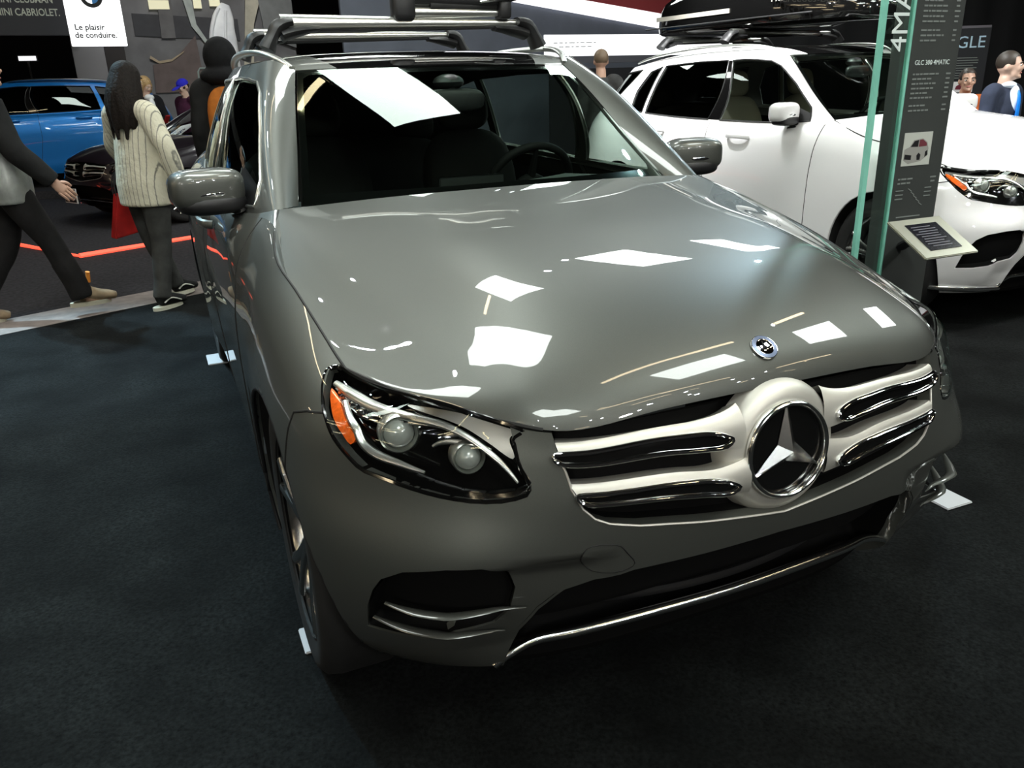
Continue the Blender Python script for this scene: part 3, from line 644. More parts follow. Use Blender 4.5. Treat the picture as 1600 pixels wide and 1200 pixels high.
    # door mirrors
    for s in S2:
        c = Vector((s*.935, .875, 1.19))
        g = MB(); g.ell(c, (.116, .072, .064), 32, 20, Matrix.Rotation(s*-.18, 3, 'Z'), .58); mr = g.obj('wing_mirror', P, T)
        g = MB(); g.ell(c+Vector((s*-.010, -.004, -.046)), (.108, .070, .036), 24, 12, Matrix.Rotation(s*-.18, 3, 'Z'), .7); g.obj('mirror_base', MT['black'], mr)
        g = MB(); g.tube([c+Vector((s*-.04, .0, -.055)), c+Vector((s*-.10, .0, -.075)), (s*.835, .87, 1.085)], [(.035, .022), (.04, .026), (.05, .03)], 10, smooth=10); g.obj('mirror_arm', MT['black'], mr)
        g = MB(); g.ell(c+Vector((s*.0, .058, .0)), (.095, .012, .052), 20, 10, Matrix.Rotation(s*-.18, 3, 'Z'), .6); g.obj('mirror_glass', MT['chrome'], mr)
        g = MB(); a = np.linspace(-.9, .75, 14); R0 = Matrix.Rotation(s*-.18, 3, 'Z')
        g.tube([tuple(c+R0 @ Vector((s*.116*math.sin(t), -.070*math.cos(t)**.72, -.014))) for t in a], (.004, .007), 6); g.obj('turn_signal', MT['chrome'], mr)
        g = MB(); g.add([(s*.765, .64, 1.135), (s*.845, .95, 1.10), (s*.80, .97, 1.245)], [(0, 1, 2)]); g.add([(s*.772, .64, 1.135), (s*.852, .95, 1.10), (s*.807, .97, 1.245)], [(0, 1, 2)]); g.obj('mirror_triangle', MT['black'], mr)
    # wheels
    for s in wheels:
        for wy in (0.0, 2.873):
            x0 = s*.905
            g = MB(); R = .368
            g.lathe([(.262, -.10), (.30, -.115), (.34, -.112), (.360, -.095), (R, -.06), (R, .06), (.360, .095), (.34, .112), (.30, .115), (.262, .10)], axis='X', seg=56); g.v = [(p[0]+x0-s*.115, p[1]+wy, p[2]+.37) for p in g.v]
            ty = g.obj('wheel', MT['rubber'], T)
            g = MB(); k = s
            g.lathe([(.266, k*.108), (.272, k*.100), (.262, k*.090), (.245, k*.06), (.235, k*-.05), (.24, k*-.09)], axis='X', seg=56); g.v = [(p[0]+x0-s*.115, p[1]+wy, p[2]+.37) for p in g.v]; g.obj('rim', MT['alloy'], ty)
            g = MB(); g.lathe([(.23, -.01), (.05, -.02), (0, -.02)], axis='X', seg=40); g.v = [(p[0]+x0-s*.14, p[1]+wy, p[2]+.37) for p in g.v]; g.obj('brake_disc', MT['liner'], ty)
            for q in range(5):
                for e in (-1, 1):
                    a = 2*math.pi*q/5+e*.13+.3; a2 = 2*math.pi*q/5+e*.21+.3
                    p0 = (x0-s*.045, wy+.045*math.cos(a), .37+.045*math.sin(a)); p1 = (x0-s*.028, wy+.15*math.cos(a), .37+.15*math.sin(a)); p2 = (x0-s*.018, wy+.258*math.cos(a2), .37+.258*math.sin(a2))
                    g = MB(); g.tube([p0, p1, p2], [(.020, .012), (.016, .010), (.019, .010)], 8, smooth=8, up=(1, 0, 0)); g.obj('spoke', MT['alloy'], ty)
            g = MB(); g.lathe([(.062, s*-.02), (.060, s*.006), (.036, s*.014), (.033, s*.010), (0, s*.012)], axis='X', seg=28); g.v = [(p[0]+x0-s*.05, p[1]+wy, p[2]+.37) for p in g.v]; g.obj('hub_cap', MT['alloy'], ty)
    # cabin
    g = MB()
    V = []
    sec = [(.72, .62, 1.02), (.80, 1.0, 1.03), (.80, 2.6, 1.06), (.68, 3.2, 1.10)]
    for z0 in (0, 1):
        for s in S2:
            for x, y, z in sec: V.append((s*x, y, z if z0 else .32))
    n = 4
    F = [(i, i+1, 8+i+1, 8+i) for i in range(3)]+[(4+i, 4+i+1, 12+i+1, 12+i) for i in range(3)]+[(0, 4, 12, 8), (3, 7, 15, 11), (0, 1, 5, 4), (1, 2, 6, 5), (2, 3, 7, 6)]
    g.add(V, F).obj('cabin_tub', MT['cabin'], T, smooth=False)
    g = MB()
    rows = [(.56, 1.105, .66), (.72, 1.125, .70), (.90, 1.122, .74), (1.04, 1.10, .76), (1.08, 1.04, .76), (1.10, .85, .74)]
    V = []
    for y, z, x in rows:
        for t in np.linspace(-1, 1, 13): V.append((x*t, y+.10*t*t*(y < .9), z+(.028*math.exp(-((t*x-.37)/.17)**2) if .8 < y < 1.06 else 0)))
    g.add(V, [(r*13+i, r*13+i+1, (r+1)*13+i+1, (r+1)*13+i) for r in range(5) for i in range(12)]); g.obj('dashboard', MT['dash'], T)
    if interior:
        g = MB(); g.box((.02, 1.00, 1.135), (.26, .02, .045)); bevel(g.obj('centre_screen', MT['gloss'], T, smooth=False), .004)
        sx = .37
        st = MB(); M = Matrix.Rotation(math.radians(-62), 3, 'X')
        t = np.linspace(0, 2*math.pi, 41)[:-1]; st.tube([tuple(M @ Vector((.185*math.cos(a), .185*math.sin(a), 0))+Vector((sx, 1.24, 1.075))) for a in t], .0165, 10, closed=True, up=tuple(M @ Vector((0, 0, 1))))
        sw = st.obj('steering_wheel', MT['seat'], T)
        st = MB(); st.ell((sx, 1.235, 1.07), (.075, .06, .03), 16, 10, M)
        for a in (0, math.pi, -math.pi/2): st.tube([(sx, 1.235, 1.07), tuple(M @ Vector((.18*math.cos(a), .18*math.sin(a), 0))+Vector((sx, 1.24, 1.075)))], (.022, .008), 8, up=tuple(M @ Vector((0, 0, 1))))
        st.obj('wheel_hub', MT['seat'], sw)
        for x in (-.37, .37):
            sb = MB(); Mx = Matrix.Rotation(math.radians(-14), 3, 'X'); sb.ell((x, 1.93, .92), (.24, .10, .36), 20, 14, Mx, .6); se = sb.obj('front_seat', MT[seatmat], T)
            sb = MB(); sb.ell((x, 1.68, .60), (.25, .28, .09), 20, 12, None, .6); sb.obj('seat_cushion', MT[seatmat], se)
            sb = MB(); sb.ell((x, 2.03, 1.365), (.135, .055, .10), 18, 12, Mx, .65); sb.obj('headrest', MT[seatmat], se)
            sb = MB()
            for q in (-.05, .05): sb.tube([(x+q, 2.0, 1.20), (x+q, 2.03, 1.33)], .006, 6)
            sb.obj('headrest_post', MT['chrome'], se)
        sb = MB(); sb.ell((0, 2.85, .85), (.66, .12, .36), 24, 12, Matrix.Rotation(math.radians(-18), 3, 'X'), .5); rs = sb.obj('rear_bench', MT[seatmat], T)
        for x in (-.4, .4): sb = MB(); sb.ell((x, 2.98, 1.26), (.13, .05, .08), 16, 10, None, .6); sb.obj('rear_headrest', MT[seatmat], rs)
        g = MB(); g.ell((0, 1.10, 1.425), (.125, .022, .042), 20, 10, None, .6); rm = g.obj('rearview_mirror', MT['black'], T)
        g = MB(); g.tube([(0, 1.10, 1.44), (0, 1.14, 1.49)], .016, 8); g.ell((0, 1.15, 1.49), (.06, .06, .03), 14, 8); g.obj('mirror_mount', MT['black'], rm)
# ---------------------------------------------------------------- lamps under the ceiling (the squares, tubes and points seen in the paint)
M_PANEL = mat('softbox', (.9, .9, .9), .5, emit=(.93, 1.0, .95), glow=PANEL_GLOW)
M_STRIP = mat('warm_tube', (.9, .8, .6), .5, emit=(1.0, .80, .50), glow=STRIP_GLOW)
M_SPOT = mat('spot_face', (.9, .9, .9), .5, emit=(.92, .97, 1.0), glow=SPOT_GLOW)
PANELS = [(2.0, -2.1), (5.05, -.5), (8.1, 1.0), (-1.05, -3.6), (.45, 3.25), (3.6, 4.75), (6.7, 6.25), (-3.3, 1.3), (-1.1, 8.4), (2.0, 9.9)]
for i, (x, y) in enumerate(PANELS):
    t = thing('ceiling_softbox', 'square white softbox lamp hung under the hall ceiling', 'ceiling lamp', (x, y, 5.0), .42, 'square softboxes over the stands')
    g = MB(); g.box((0, 0, 0), (1.32, 1.32, .03)); g.obj('diffuser', M_PANEL, t, smooth=False)
    g = MB()
    for a in (-1, 1): g.box((a*.69, 0, .02), (.05, 1.43, .1)); g.box((0, a*.69, .02), (1.33, .05, .1))
    g.box((0, 0, .05), (1.36, 1.36, .03)); g.obj('frame', MT['black'], t, smooth=False)
    g = MB(); [g.tube([(a*.6, b*.6, .05), (a*.6, b*.6, 4.0)], .006, 4) for a in (-1, 1) for b in (-1, 1)]; g.obj('hanger', MT['black'], t)
for a, b, z in [((.45, -1.45), (2.7, -.45), 5.1), ((.3, -4.6), (3.3, -4.9), 5.1), ((5.0, -5.0), (6.5, -3.5), 5.1), ((-1.1, 2.5), (-.3, 3.1), 5.1), ((-4.6, 2.9), (-4.3, 3.8), 5.1), ((3.9, .3), (5.0, .85), 5.2), ((-4.5, 4.0), (-2.2, 5.5), 5.1), ((-6.4, -.5), (-5.0, 1.0), 5.1)]:
    t = thing('tube_lamp', 'unseen warm tube lamp added at left to brighten the wheel rim', 'ceiling lamp', (0, 0, 0), 0, 'warm tube lamps over the stands')
    MB().tube([(*a, z), (*b, z)], .045, 8).obj('tube', M_STRIP, t)
    c = ((a[0]+b[0])/2, (a[1]+b[1])/2); L = math.hypot(b[0]-a[0], b[1]-a[1]); MB().box((*c, z+.07), (L+.1, .08, .06), math.atan2(b[1]-a[1], b[0]-a[0])).obj('fixture', MT['black'], t, smooth=False)
for x, y, z in [(3.81, .28, 5.0), (2.57, 5.04, 5.0), (2.08, 4.38, 5.0), (-2.27, 3.35, 5.0), (-2.33, 2.9, 5.0), (-2.55, 1.87, 5.0), (-1.66, 4.24, 5.0), (6.03, 4.02, 5.0), (-3.9, 1.2, 5.0), (-3.6, 2.2, 5.0)]:
    t = thing('spot_light', 'small bright spotlight hung under the hall ceiling', 'ceiling lamp', (x, y, z), 0, 'spotlights over the stands')
    r = .05
    MB().lathe([(0, -.002), (r, 0)], seg=16).obj('lamp_face', M_SPOT, t)
    MB().lathe([(r, -.02), (r+.02, -.02), (r+.02, .16), (.02, .2), (0, .2)], seg=16).obj('housing', MT['black'], t)
# the rest of the hall behind the photographer: rows of tube lamps and spotlights over other stands
for i in range(16):
    x = RNG.uniform(-13, 12); y = RNG.uniform(-8.6, -5.6); z = RNG.uniform(3.4, 7.0); a = RNG.uniform(0, 3.1); L = RNG.uniform(.6, 1.6)
    t = thing('tube_lamp', 'unseen warm tube lamp added at left to brighten the wheel rim', 'ceiling lamp', (0, 0, 0), 0, 'warm tube lamps over the stands')
    p = (x-L/2*math.cos(a), y-L/2*math.sin(a)*.3, z); q = (x+L/2*math.cos(a), y+L/2*math.sin(a)*.3, z+.01)
    MB().tube([p, q], .05, 6).obj('tube', M_STRIP, t); MB().tube([(p[0], p[1], z+.09), (q[0], q[1], z+.09)], .04, 6).obj('fixture', MT['black'], t)
for i in range(22):
    x = RNG.uniform(-15, 8); y = RNG.uniform(-8.8, 4) if x < -8 else RNG.uniform(-8.8, -6); z = RNG.uniform(3.0, 7.0)
    t = thing('spot_light', 'small bright spotlight hung under the hall ceiling', 'ceiling lamp', (x, y, z), 0, 'spotlights over the stands')
    d = (Vector((0, 0, .5))-Vector((x, y, z))).to_track_quat('-Z', 'Y'); t.rotation_mode = 'QUATERNION'; t.rotation_quaternion = d
    MB().lathe([(0, -.002), (.06, 0)], seg=12).obj('lamp_face', M_SPOT, t); MB().lathe([(.06, -.02), (.08, -.02), (.08, .16), (.02, .2), (0, .2)], seg=12).obj('housing', MT['black'], t)
for i in range(12):                                        # unseen tubes added at left to brighten the wheel rim
    x = RNG.uniform(-15, -9); y = RNG.uniform(-4, 9); z = RNG.uniform(2.2, 6.0); L = RNG.uniform(.8, 2.0)
    t = thing('tube_lamp', 'unseen warm tube lamp added at left to brighten the wheel rim', 'ceiling lamp', (0, 0, 0), 0, 'warm tube lamps over the stands')
    MB().tube([(x, y-L/2, z), (x, y+L/2, z)], .07, 6).obj('tube', M_STRIP, t); MB().tube([(x, y-L/2, z+.11), (x, y+L/2, z+.11)], .04, 6).obj('fixture', MT['black'], t)
t = thing('ceiling_softbox', 'unseen oblong softbox added low over the grey hood for its reflection', 'ceiling lamp', (-.72, .48, 3.3), -.73)  # added low so that its reflection falls on the left of the hood
MB().box((0, 0, 0), (1.5, .5, .03)).obj('diffuser', M_PANEL, t, smooth=False); MB().box((0, 0, .04), (1.54, .54, .05)).obj('frame', MT['black'], t, smooth=False); MB().tube([(0, 0, .06), (0, 0, 5.6)], .008, 5).obj('hanger', MT['black'], t)
# ---------------------------------------------------------------- hall shell
M_CARPET = mat('black_carpet', (.0060, .0068, .0068), .95, spec=.1, noise=(3.2, .55), bump=.3)
nt = M_CARPET.node_tree; b_ = nt.nodes['Principled BSDF']                     # pile: fine dark tufts over the broad mottling
n2 = nt.nodes.new('ShaderNodeTexNoise'); n2.inputs['Scale'].default_value = 95; n2.inputs['Detail'].default_value = 5; tc2 = nt.nodes.new('ShaderNodeTexCoord'); nt.links.new(tc2.outputs['Object'], n2.inputs['Vector'])
mx = nt.nodes.new('ShaderNodeMix'); mx.data_type = 'RGBA'; mx.blend_type = 'MULTIPLY'; mx.inputs['Factor'].default_value = 1.0
r2_ = nt.nodes.new('ShaderNodeValToRGB'); r2_.color_ramp.elements[0].position = .32; r2_.color_ramp.elements[1].position = .68; r2_.color_ramp.elements[0].color = (.35, .35, .35, 1); r2_.color_ramp.elements[1].color = (1.5, 1.5, 1.5, 1)
src = b_.inputs['Base Color'].links[0].from_socket; nt.links.new(n2.outputs['Fac'], r2_.inputs['Fac']); nt.links.new(src, mx.inputs['A']); nt.links.new(r2_.outputs['Color'], mx.inputs['B']); nt.links.new(mx.outputs['Result'], b_.inputs['Base Color'])
bp = next(n for n in nt.nodes if n.type == 'BUMP'); nt.links.new(n2.outputs['Fac'], bp.inputs['Height'])
M_AISLE = mat('aisle_carpet', (.030, .028, .031), .95, spec=.1, noise=(30, .35), bump=.3)
M_DARK = mat('dark_drape', (.018, .018, .022), .9)
def plane(name, pts, m): return struct(MB().add(pts, [tuple(range(len(pts)))]).obj(name, m, smooth=False))
plane('floor', [(-16, -9, -.004), (24, -9, -.004), (24, 34, -.004), (-16, 34, -.004)], M_AISLE)
plane('ceiling', [(-16, -9, 9), (24, -9, 9), (24, 34, 9), (-16, 34, 9)], M_DARK)
plane('wall_back', [(-16, 34, 0), (24, 34, 0), (24, 34, 9), (-16, 34, 9)], M_DARK)
plane('wall_left', [(-16, -9, 0), (-16, 34, 0), (-16, 34, 9), (-16, -9, 9)], M_DARK)
plane('wall_right', [(24, -9, 0), (24, 34, 0), (24, 34, 9), (24, -9, 9)], M_DARK)
plane('wall_front', [(-16, -9, 0), (24, -9, 0), (24, -9, 9), (-16, -9, 9)], M_DARK)
# ---------------------------------------------------------------- the grey car
hero = thing('suv', 'dark grey metallic sport utility car with a round star badge in its grille', 'car', (0, 0, 0))
build_car(hero, MT['grey'])
# ---------------------------------------------------------------- people
SKIN = mat('skin', (.55, .33, .24), .5); SKIN2 = mat('skin_pale', (.62, .42, .33), .5)
EYE = mat('eye_white', (.75, .75, .72), .2); IRIS = mat('iris', (.03, .02, .015), .2); LIP = mat('lips', (.42, .16, .14), .5)
def fused(mb, name, voxel=.012, smooth=5, extra=None):
    """overlapping forms become one continuous skin"""
    me = bpy.data.meshes.new('t'); me.from_pydata(mb.v, [], mb.f); me.update()
    bm = bmesh.new(); bm.from_mesh(me); bmesh.ops.recalc_face_normals(bm, faces=bm.faces); bm.to_mesh(me); bm.free()
    o = bpy.data.objects.new('t', me); COL.objects.link(o)
    r = o.modifiers.new('r', 'REMESH'); r.mode = 'VOXEL'; r.voxel_size = voxel
    q = o.modifiers.new('s', 'SMOOTH'); q.iterations = smooth; q.factor = .5
    dg = bpy.context.evaluated_depsgraph_get(); out = bpy.data.meshes.new_from_object(o.evaluated_get(dg)); bpy.data.objects.remove(o); bpy.data.meshes.remove(me)
    if extra is not None:
        bm = bmesh.new(); bm.from_mesh(out); e = extra.mesh('x'); bm.from_mesh(e); bm.to_mesh(out); bm.free(); bpy.data.meshes.remove(e)
    out.name = name
    for p in out.polygons: p.use_smooth = True
    return out
DEF = dict(pelvis=(0, 0, .93), waist=(0, .0, 1.08), chest=(0, .0, 1.29), neck=(0, .01, 1.45), head=(0, -.015, 1.615),
           sh=[(-.175, .01, 1.40), (.175, .01, 1.40)], el=[(-.225, .03, 1.13), (.225, .03, 1.13)], wr=[(-.235, -.05, .89), (.235, -.05, .89)],
           hip=[(-.085, 0, .90), (.085, 0, .90)], kn=[(-.095, -.015, .50), (.095, -.015, .50)], an=[(-.10, .02, .085), (.10, .02, .085)], toe=[(-.11, -.15, .03), (.11, -.15, .03)], turn=0.0, nod=0.0)
def person(label, loc, rz, H, pose=None, top=None, bottom=None, shoe=None, hair=None, skin=SKIN, hem=.84, loose=1.0, hands=(0, 1), face=True, legloose=1.0, sleeve=.97):
    J = dict(DEF); J.update(pose or {}); T = thing('person', label, 'person', loc, rz); T.scale = (H/1.75,)*3
    V = lambda p: Vector(p)
    hd = V(J['head']); RH = Matrix.Rotation(J['turn'], 3, 'Z') @ Matrix.Rotation(J['nod'], 3, 'X')
    def at(p): return RH @ V(p)+hd
    def torso(mb, g=0.0, low=.84, lo=1.0, neck=True):
        pe, wa, ch, ne = (V(J[k]) for k in ('pelvis', 'waist', 'chest', 'neck'))
        pts = [pe+V((0, 0, low-.93)), pe, wa, ch, ch*.35+ne*.65-V((0, 0, .012)), ne]
        rad = [(.165*lo+g, .115*lo+g), (.165*lo+g, .118*lo+g), (.145*lo+g, .108*lo+g), (.172+g, .118+g), (.135+g, .090+g), (.058+g, .058+g)]
        if neck: pts.append((ne+hd)/2); rad.append((.055+g*.5, .055+g*.5))
        mb.tube(pts, rad, 18, up=(0, 1, 0), smooth=30)
    def arms(mb, g=0.0, to=1.0, wr=.0):
        for i in (0, 1):
            s, e, w_ = V(J['sh'][i]), V(J['el'][i]), V(J['wr'][i]); ne = V(J['neck']); c = s*.55+ne*.45; c.z = s.z+.01
            mb.tube([c, s, s*.5+e*.5, e, e*.5+w_*.5, e*(1-to)+w_*to], [.055+g, .060+g, .050+g, .043+g, .040+g+wr*.5, .029+g+wr], 14, smooth=24)
    def legs(mb, g=0.0, to=1.0):
        for i in (0, 1):
            h, k, a = V(J['hip'][i]), V(J['kn'][i]), V(J['an'][i]); e = k*(1-to)+a*to
            mb.tube([h+V((0, 0, .03)), h*.65+k*.35, k, k*.6+a*.4, e], [.098+g, .086+g, .060+g, .056+g, .042+g], 16, smooth=26)
    b = MB(); torso(b); arms(b); legs(b)
    b.ell(at((0, .01, .02)), (.074, .094, .100), 24, 16, RH); b.ell(at((0, -.03, -.055)), (.053, .060, .062), 18, 12, RH); b.ell(at((0, -.072, .012)), (.050, .022, .030), 14, 10, RH)
    b.tube([at((0, -.088, .018)), at((0, -.110, -.018)), at((0, -.100, -.030))], [.009, .014, .012], 8); b.ell(at((0, -.082, -.088)), (.028, .018, .018), 12, 8, RH)
    for s in (-1, 1): b.ell(at((s*.077, .012, -.008)), (.010, .020, .032), 10, 8, RH); b.ell(at((s*.036, -.075, -.022)), (.022, .018, .020), 10, 8, RH)
    fingers = MB()
    for i in (0, 1):
        e, w_ = V(J['el'][i]), V(J['wr'][i]); d = (w_-e).normalized(); sd = -1 if i == 0 else 1
        fw = V((0, -1, 0)) if abs(d.y) < .8 else V((0, 0, 1)); across = (fw-d*fw.dot(d)).normalized(); inner = d.cross(across)*sd*-1
        if inner.dot(V((-sd, 0, 0))) < 0: inner = -inner
        pc = w_+d*.055; b.tube([w_-d*.02, w_+d*.03, w_+d*.095], [(.026, .018), (.040, .016), (.040, .013)], 12, up=tuple(inner), smooth=8)
        if i in hands:
            for q, ln in enumerate((.070, .080, .075, .058)):
                o = w_+d*.088+across*(.030-.020*q); c1 = o+d*ln*.55+inner*.006; c2 = o+d*ln*.95+inner*ln*.34
                fingers.tube([o-d*.02, o, c1, c2], [.0095, .0098, .0088, .006], 8, smooth=9)
            o = w_+d*.03+across*.034; fingers.tube([o-across*.012, o+across*.012+d*.025, o+across*.018+d*.06+inner*.016], [.012, .0105, .0075], 8, smooth=8)
    for i in (0, 1):
        a, t = V(J['an'][i]), V(J['toe'][i]); b.tube([a, (a+t)/2+V((0, 0, .01)), t], [.04, .038, .028], 10)
    body = link('body', fused(b, 'body', .0115, 4, fingers), T); body.data.materials.clear(); body.data.materials.append(skin)
    if face:
        for s in (-1, 1):
            c = at((s*.033, -.084, .006)); g = MB(); g.ell(c, (.013, .008, .0075), 12, 8, RH); ey = g.obj('eye', EYE, T)
            g = MB(); g.ell(at((s*.033, -.0905, .006)), (.006, .003, .006), 10, 6, RH); g.obj('iris', IRIS, ey)
            g = MB(); g.tube([at((s*.016, -.094, .026)), at((s*.034, -.094, .032)), at((s*.054, -.080, .026))], .0045, 6, smooth=8); g.obj('eyebrow', hair[1] if hair else IRIS, T)
        g = MB(); g.ell(at((0, -.090, -.055)), (.024, .008, .0075), 14, 8, RH); g.obj('mouth', LIP, T)
    if bottom is not None:
        g = MB(); torso_p = MB(); pe = V(J['pelvis']); g.tube([pe-V((0, 0, .10)), pe, pe+V((0, 0, .10))], [(.150, .115), (.172, .126), (.158, .118)], 18, up=(0, 1, 0)); legs(g, .014*legloose, .97)
        for i in (0, 1):
            a, k = V(J['an'][i]), V(J['kn'][i]); g.tube([a*.35+k*.65, a*.7+k*.3, a+V((0, .01, .0))], [.066*legloose, .064*legloose, .066*legloose], 14)
        o = link('trousers', fused(g, 'trousers', .013, 4), T); o.data.materials.clear(); o.data.materials.append(bottom)
    if top is not None:
        g = MB(); torso(g, .014, hem, loose, False); arms(g, .014+.006*(loose-1)*5, sleeve, .008*loose)
        o = link('top', fused(g, 'top', .013, 4), T); o.data.materials.clear(); o.data.materials.append(top)
        o.name = 'jacket'
        jk = o
    if shoe is not None:
        for i in (0, 1):
            a, t = V(J['an'][i]), V(J['toe'][i]); d = (t-a); d.z = 0; d.normalize(); heel = V((a.x, a.y, t.z+.0))-d*.05
            g = MB(); g.tube([heel+V((0, 0, .045)), V((a.x, a.y, t.z+.055)), (V((a.x, a.y, t.z))+t)/2+V((0, 0, .035)), t+V((0, 0, .02)), t+d*.035+V((0, 0, .012))], [(.034, .050), (.042, .060), (.046, .044), (.046, .034), (.026, .024)], 14, up=(0, 0, 1), smooth=16)
            g.tube([V((a.x, a.y, t.z+.05)), V((a.x, a.y, t.z+.13))], [.048, .047], 12)
            sh = link('shoe', fused(g, 'shoe', .009, 4), T); sh.data.materials.clear(); sh.data.materials.append(shoe[0])
            g = MB(); n = 16; pl = []
            for q in range(n):
                an = 2*math.pi*q/n; pl.append((math.cos(an)*.165 if math.cos(an) > 0 else math.cos(an)*.10, math.sin(an)*.048*(1 if math.cos(an) < .5 else 1.05)))
            M = frame(tuple(d), tuple(V((0, 0, 1)).cross(d))).to_3x3(); g.prism(pl, .028, M, V((a.x, a.y, t.z-.028)))
            g.obj('sole', shoe[1], sh)
            if len(shoe) > 2:
                for sd in (-1, 1):
                    sv = V((0, 0, 1)).cross(d)*sd; c = V((a.x, a.y, t.z))
                    g = MB(); g.tube([c-d*.03+sv*.047+V((0, 0, .03)), c+d*.03+sv*.050+V((0, 0, .055)), c+d*.07+sv*.051+V((0, 0, .045)), c+d*.12+sv*.046+V((0, 0, .022))], (.005, .008), 6, smooth=14, up=tuple(sv)); g.obj('side_stripe', shoe[2], sh)
    if hair:
        kind, hm = hair[0], hair[1]; g = MB()
        if kind == 'short':
            g.ell(at((0, .018, .038)), (.082, .098, .092), 24, 16, RH); o = fused(g, 'hair', .010, 2)
            bm = bmesh.new(); bm.from_mesh(o); inv_ = RH.inverted()
            dead = [v for v in bm.verts if (lambda p: p.y < -.045+.35*max(0, p.z-.05)*0 and p.z < .072 or p.z < -.035 or (p.z < .0 and p.y < .0))(inv_ @ (v.co-hd))]
            bmesh.ops.delete(bm, geom=dead, context='VERTS'); bm.to_mesh(o); bm.free()
        elif kind == 'long':
            g.ell(at((0, .020, .028)), (.094, .108, .106), 28, 20, RH); g.ell(at((0, .055, -.06)), (.105, .085, .13), 24, 16, RH)
            for q in range(11):
                a = math.radians(-105+21*q); x, y = .080*math.sin(a), .022+.088*math.cos(a); ln = .36+.05*math.cos(q*2.1)
                g.tube([at((x*.8, y*.8, .06)), at((x*1.15, y*1.12+.01, -.09)), at((x*1.25+.012*math.sin(q*3), y+.020, -.20)), at((x*1.1+.02*math.sin(q*5), y+.012, -ln))], [.030, .034, .033, .012], 8, smooth=14)
            o = fused(g, 'hair', .008, 5)
        elif kind == 'wavy':
            g.ell(at((0, .022, .032)), (.090, .104, .100), 24, 16, RH)
            for q in range(9):
                a = math.radians(-115+28.7*q); x, y = .078*math.sin(a), .02+.086*math.cos(a)
                g.tube([at((x, y, .03)), at((x*1.25, y*1.15, -.05)), at((x*1.05, y*1.05, -.11)), at((x*1.2, y, -.15-.02*math.cos(q*2)))], [.034, .036, .034, .016], 8, smooth=12)
            o = fused(g, 'hair', .010, 1)
        elif kind == 'hood':
            g.ell(at((0, .030, .015)), (.125, .125, .145), 24, 16, RH); g.ell(at((0, .05, -.12)), (.165, .120, .075), 24, 12, RH); o = fused(g, 'hood', .012, 3)
        elif kind == 'cap':
            g.ell(at((0, .010, .045)), (.085, .103, .083), 24, 16, RH); o = fused(g, 'cap', .010, 2)
            bm = bmesh.new(); bm.from_mesh(o); inv_ = RH.inverted(); bmesh.ops.delete(bm, geom=[v for v in bm.verts if (inv_ @ (v.co-hd)).z < .025], context='VERTS'); bm.to_mesh(o); bm.free()
        nm = {'short': 'hair', 'long': 'hair', 'wavy': 'hair', 'hood': 'hood', 'cap': 'cap'}[kind]
        ho = link(nm, o, T); ho.data.materials.clear(); ho.data.materials.append(hm)
        for p in ho.data.polygons: p.use_smooth = True
        if kind == 'cap':
            g = MB(); g.ell(at((0, -.135, .030)), (.070, .070, .008), 20, 8, RH @ Matrix.Rotation(.15, 3, 'X')); g.obj('visor', hm, ho)
            g = MB(); g.ell(at((0, .015, .005)), (.078, .094, .060), 20, 12, RH); g.obj('hair', IRIS, T)
    return T
def stripes():
    M = mat('cream_striped_linen', (.62, .58, .45), .85); nt = M.node_tree; b = nt.nodes['Principled BSDF']
    tc = nt.nodes.new('ShaderNodeTexCoord'); wv = nt.nodes.new('ShaderNodeTexWave'); wv.wave_type = 'BANDS'; wv.bands_direction = 'X'; wv.inputs['Scale'].default_value = 9.5; wv.inputs['Distortion'].default_value = .5; wv.inputs['Detail Scale'].default_value = 6
    r = nt.nodes.new('ShaderNodeValToRGB'); r.color_ramp.elements[0].position = .0; r.color_ramp.elements[0].color = (.20, .19, .16, 1); r.color_ramp.elements[1].position = .09; r.color_ramp.elements[1].color = (.62, .58, .45, 1)
    n = nt.nodes.new('ShaderNodeTexNoise'); n.inputs['Scale'].default_value = 25; bp = nt.nodes.new('ShaderNodeBump'); bp.inputs['Strength'].default_value = .5; bp.inputs['Distance'].default_value = .02
    nt.links.new(tc.outputs['Object'], wv.inputs['Vector']); nt.links.new(wv.outputs['Fac'], r.inputs['Fac']); nt.links.new(r.outputs['Color'], b.inputs['Base Color'])
    nt.links.new(tc.outputs['Object'], n.inputs['Vector']); nt.links.new(n.outputs['Fac'], bp.inputs['Height']); nt.links.new(bp.outputs['Normal'], b.inputs['Normal'])
    return M
def cloth(name, c, amt=.25, sc=14, bump=.4): return mat(name, c, .85, noise=(sc, amt), bump=bump, spec=.2)
rd = math.radians
# woman in the cream shirt, walking away
WALK = dict(kn=[(-.09, -.03, .50), (.10, .02, .50)], an=[(-.10, -.17, .115), (.10, .20, .09)], toe=[(-.10, -.33, .05), (.10, .02, .03)])
person('woman with long dark hair and loose cream striped shirt, walking away beside the grey car', (-1.15, 4.50, 0), rd(128), 1.70,
       dict(kn=[(-.10, .02, .50), (.09, -.05, .50)], an=[(-.11, .10, .085), (.09, -.20, .10)], toe=[(-.11, -.06, .03), (.10, -.36, .05)],
            el=[(-.30, .00, 1.16), (.34, -.06, 1.17)], wr=[(-.30, -.06, .94), (.40, -.24, .98)], turn=.2, nod=.15),
       stripes(), cloth('grey_denim', (.045, .045, .042)), (cloth('black_canvas', (.012, .012, .012)), mat('cream_rubber', (.60, .58, .46), .6), mat('white_leather', (.7, .68, .6), .5)),
       ('long', mat('dark_brown_hair', (.008, .005, .0035), .7, noise=(70, .5), bump=.6, spec=.2)), hem=.76, loose=1.28)
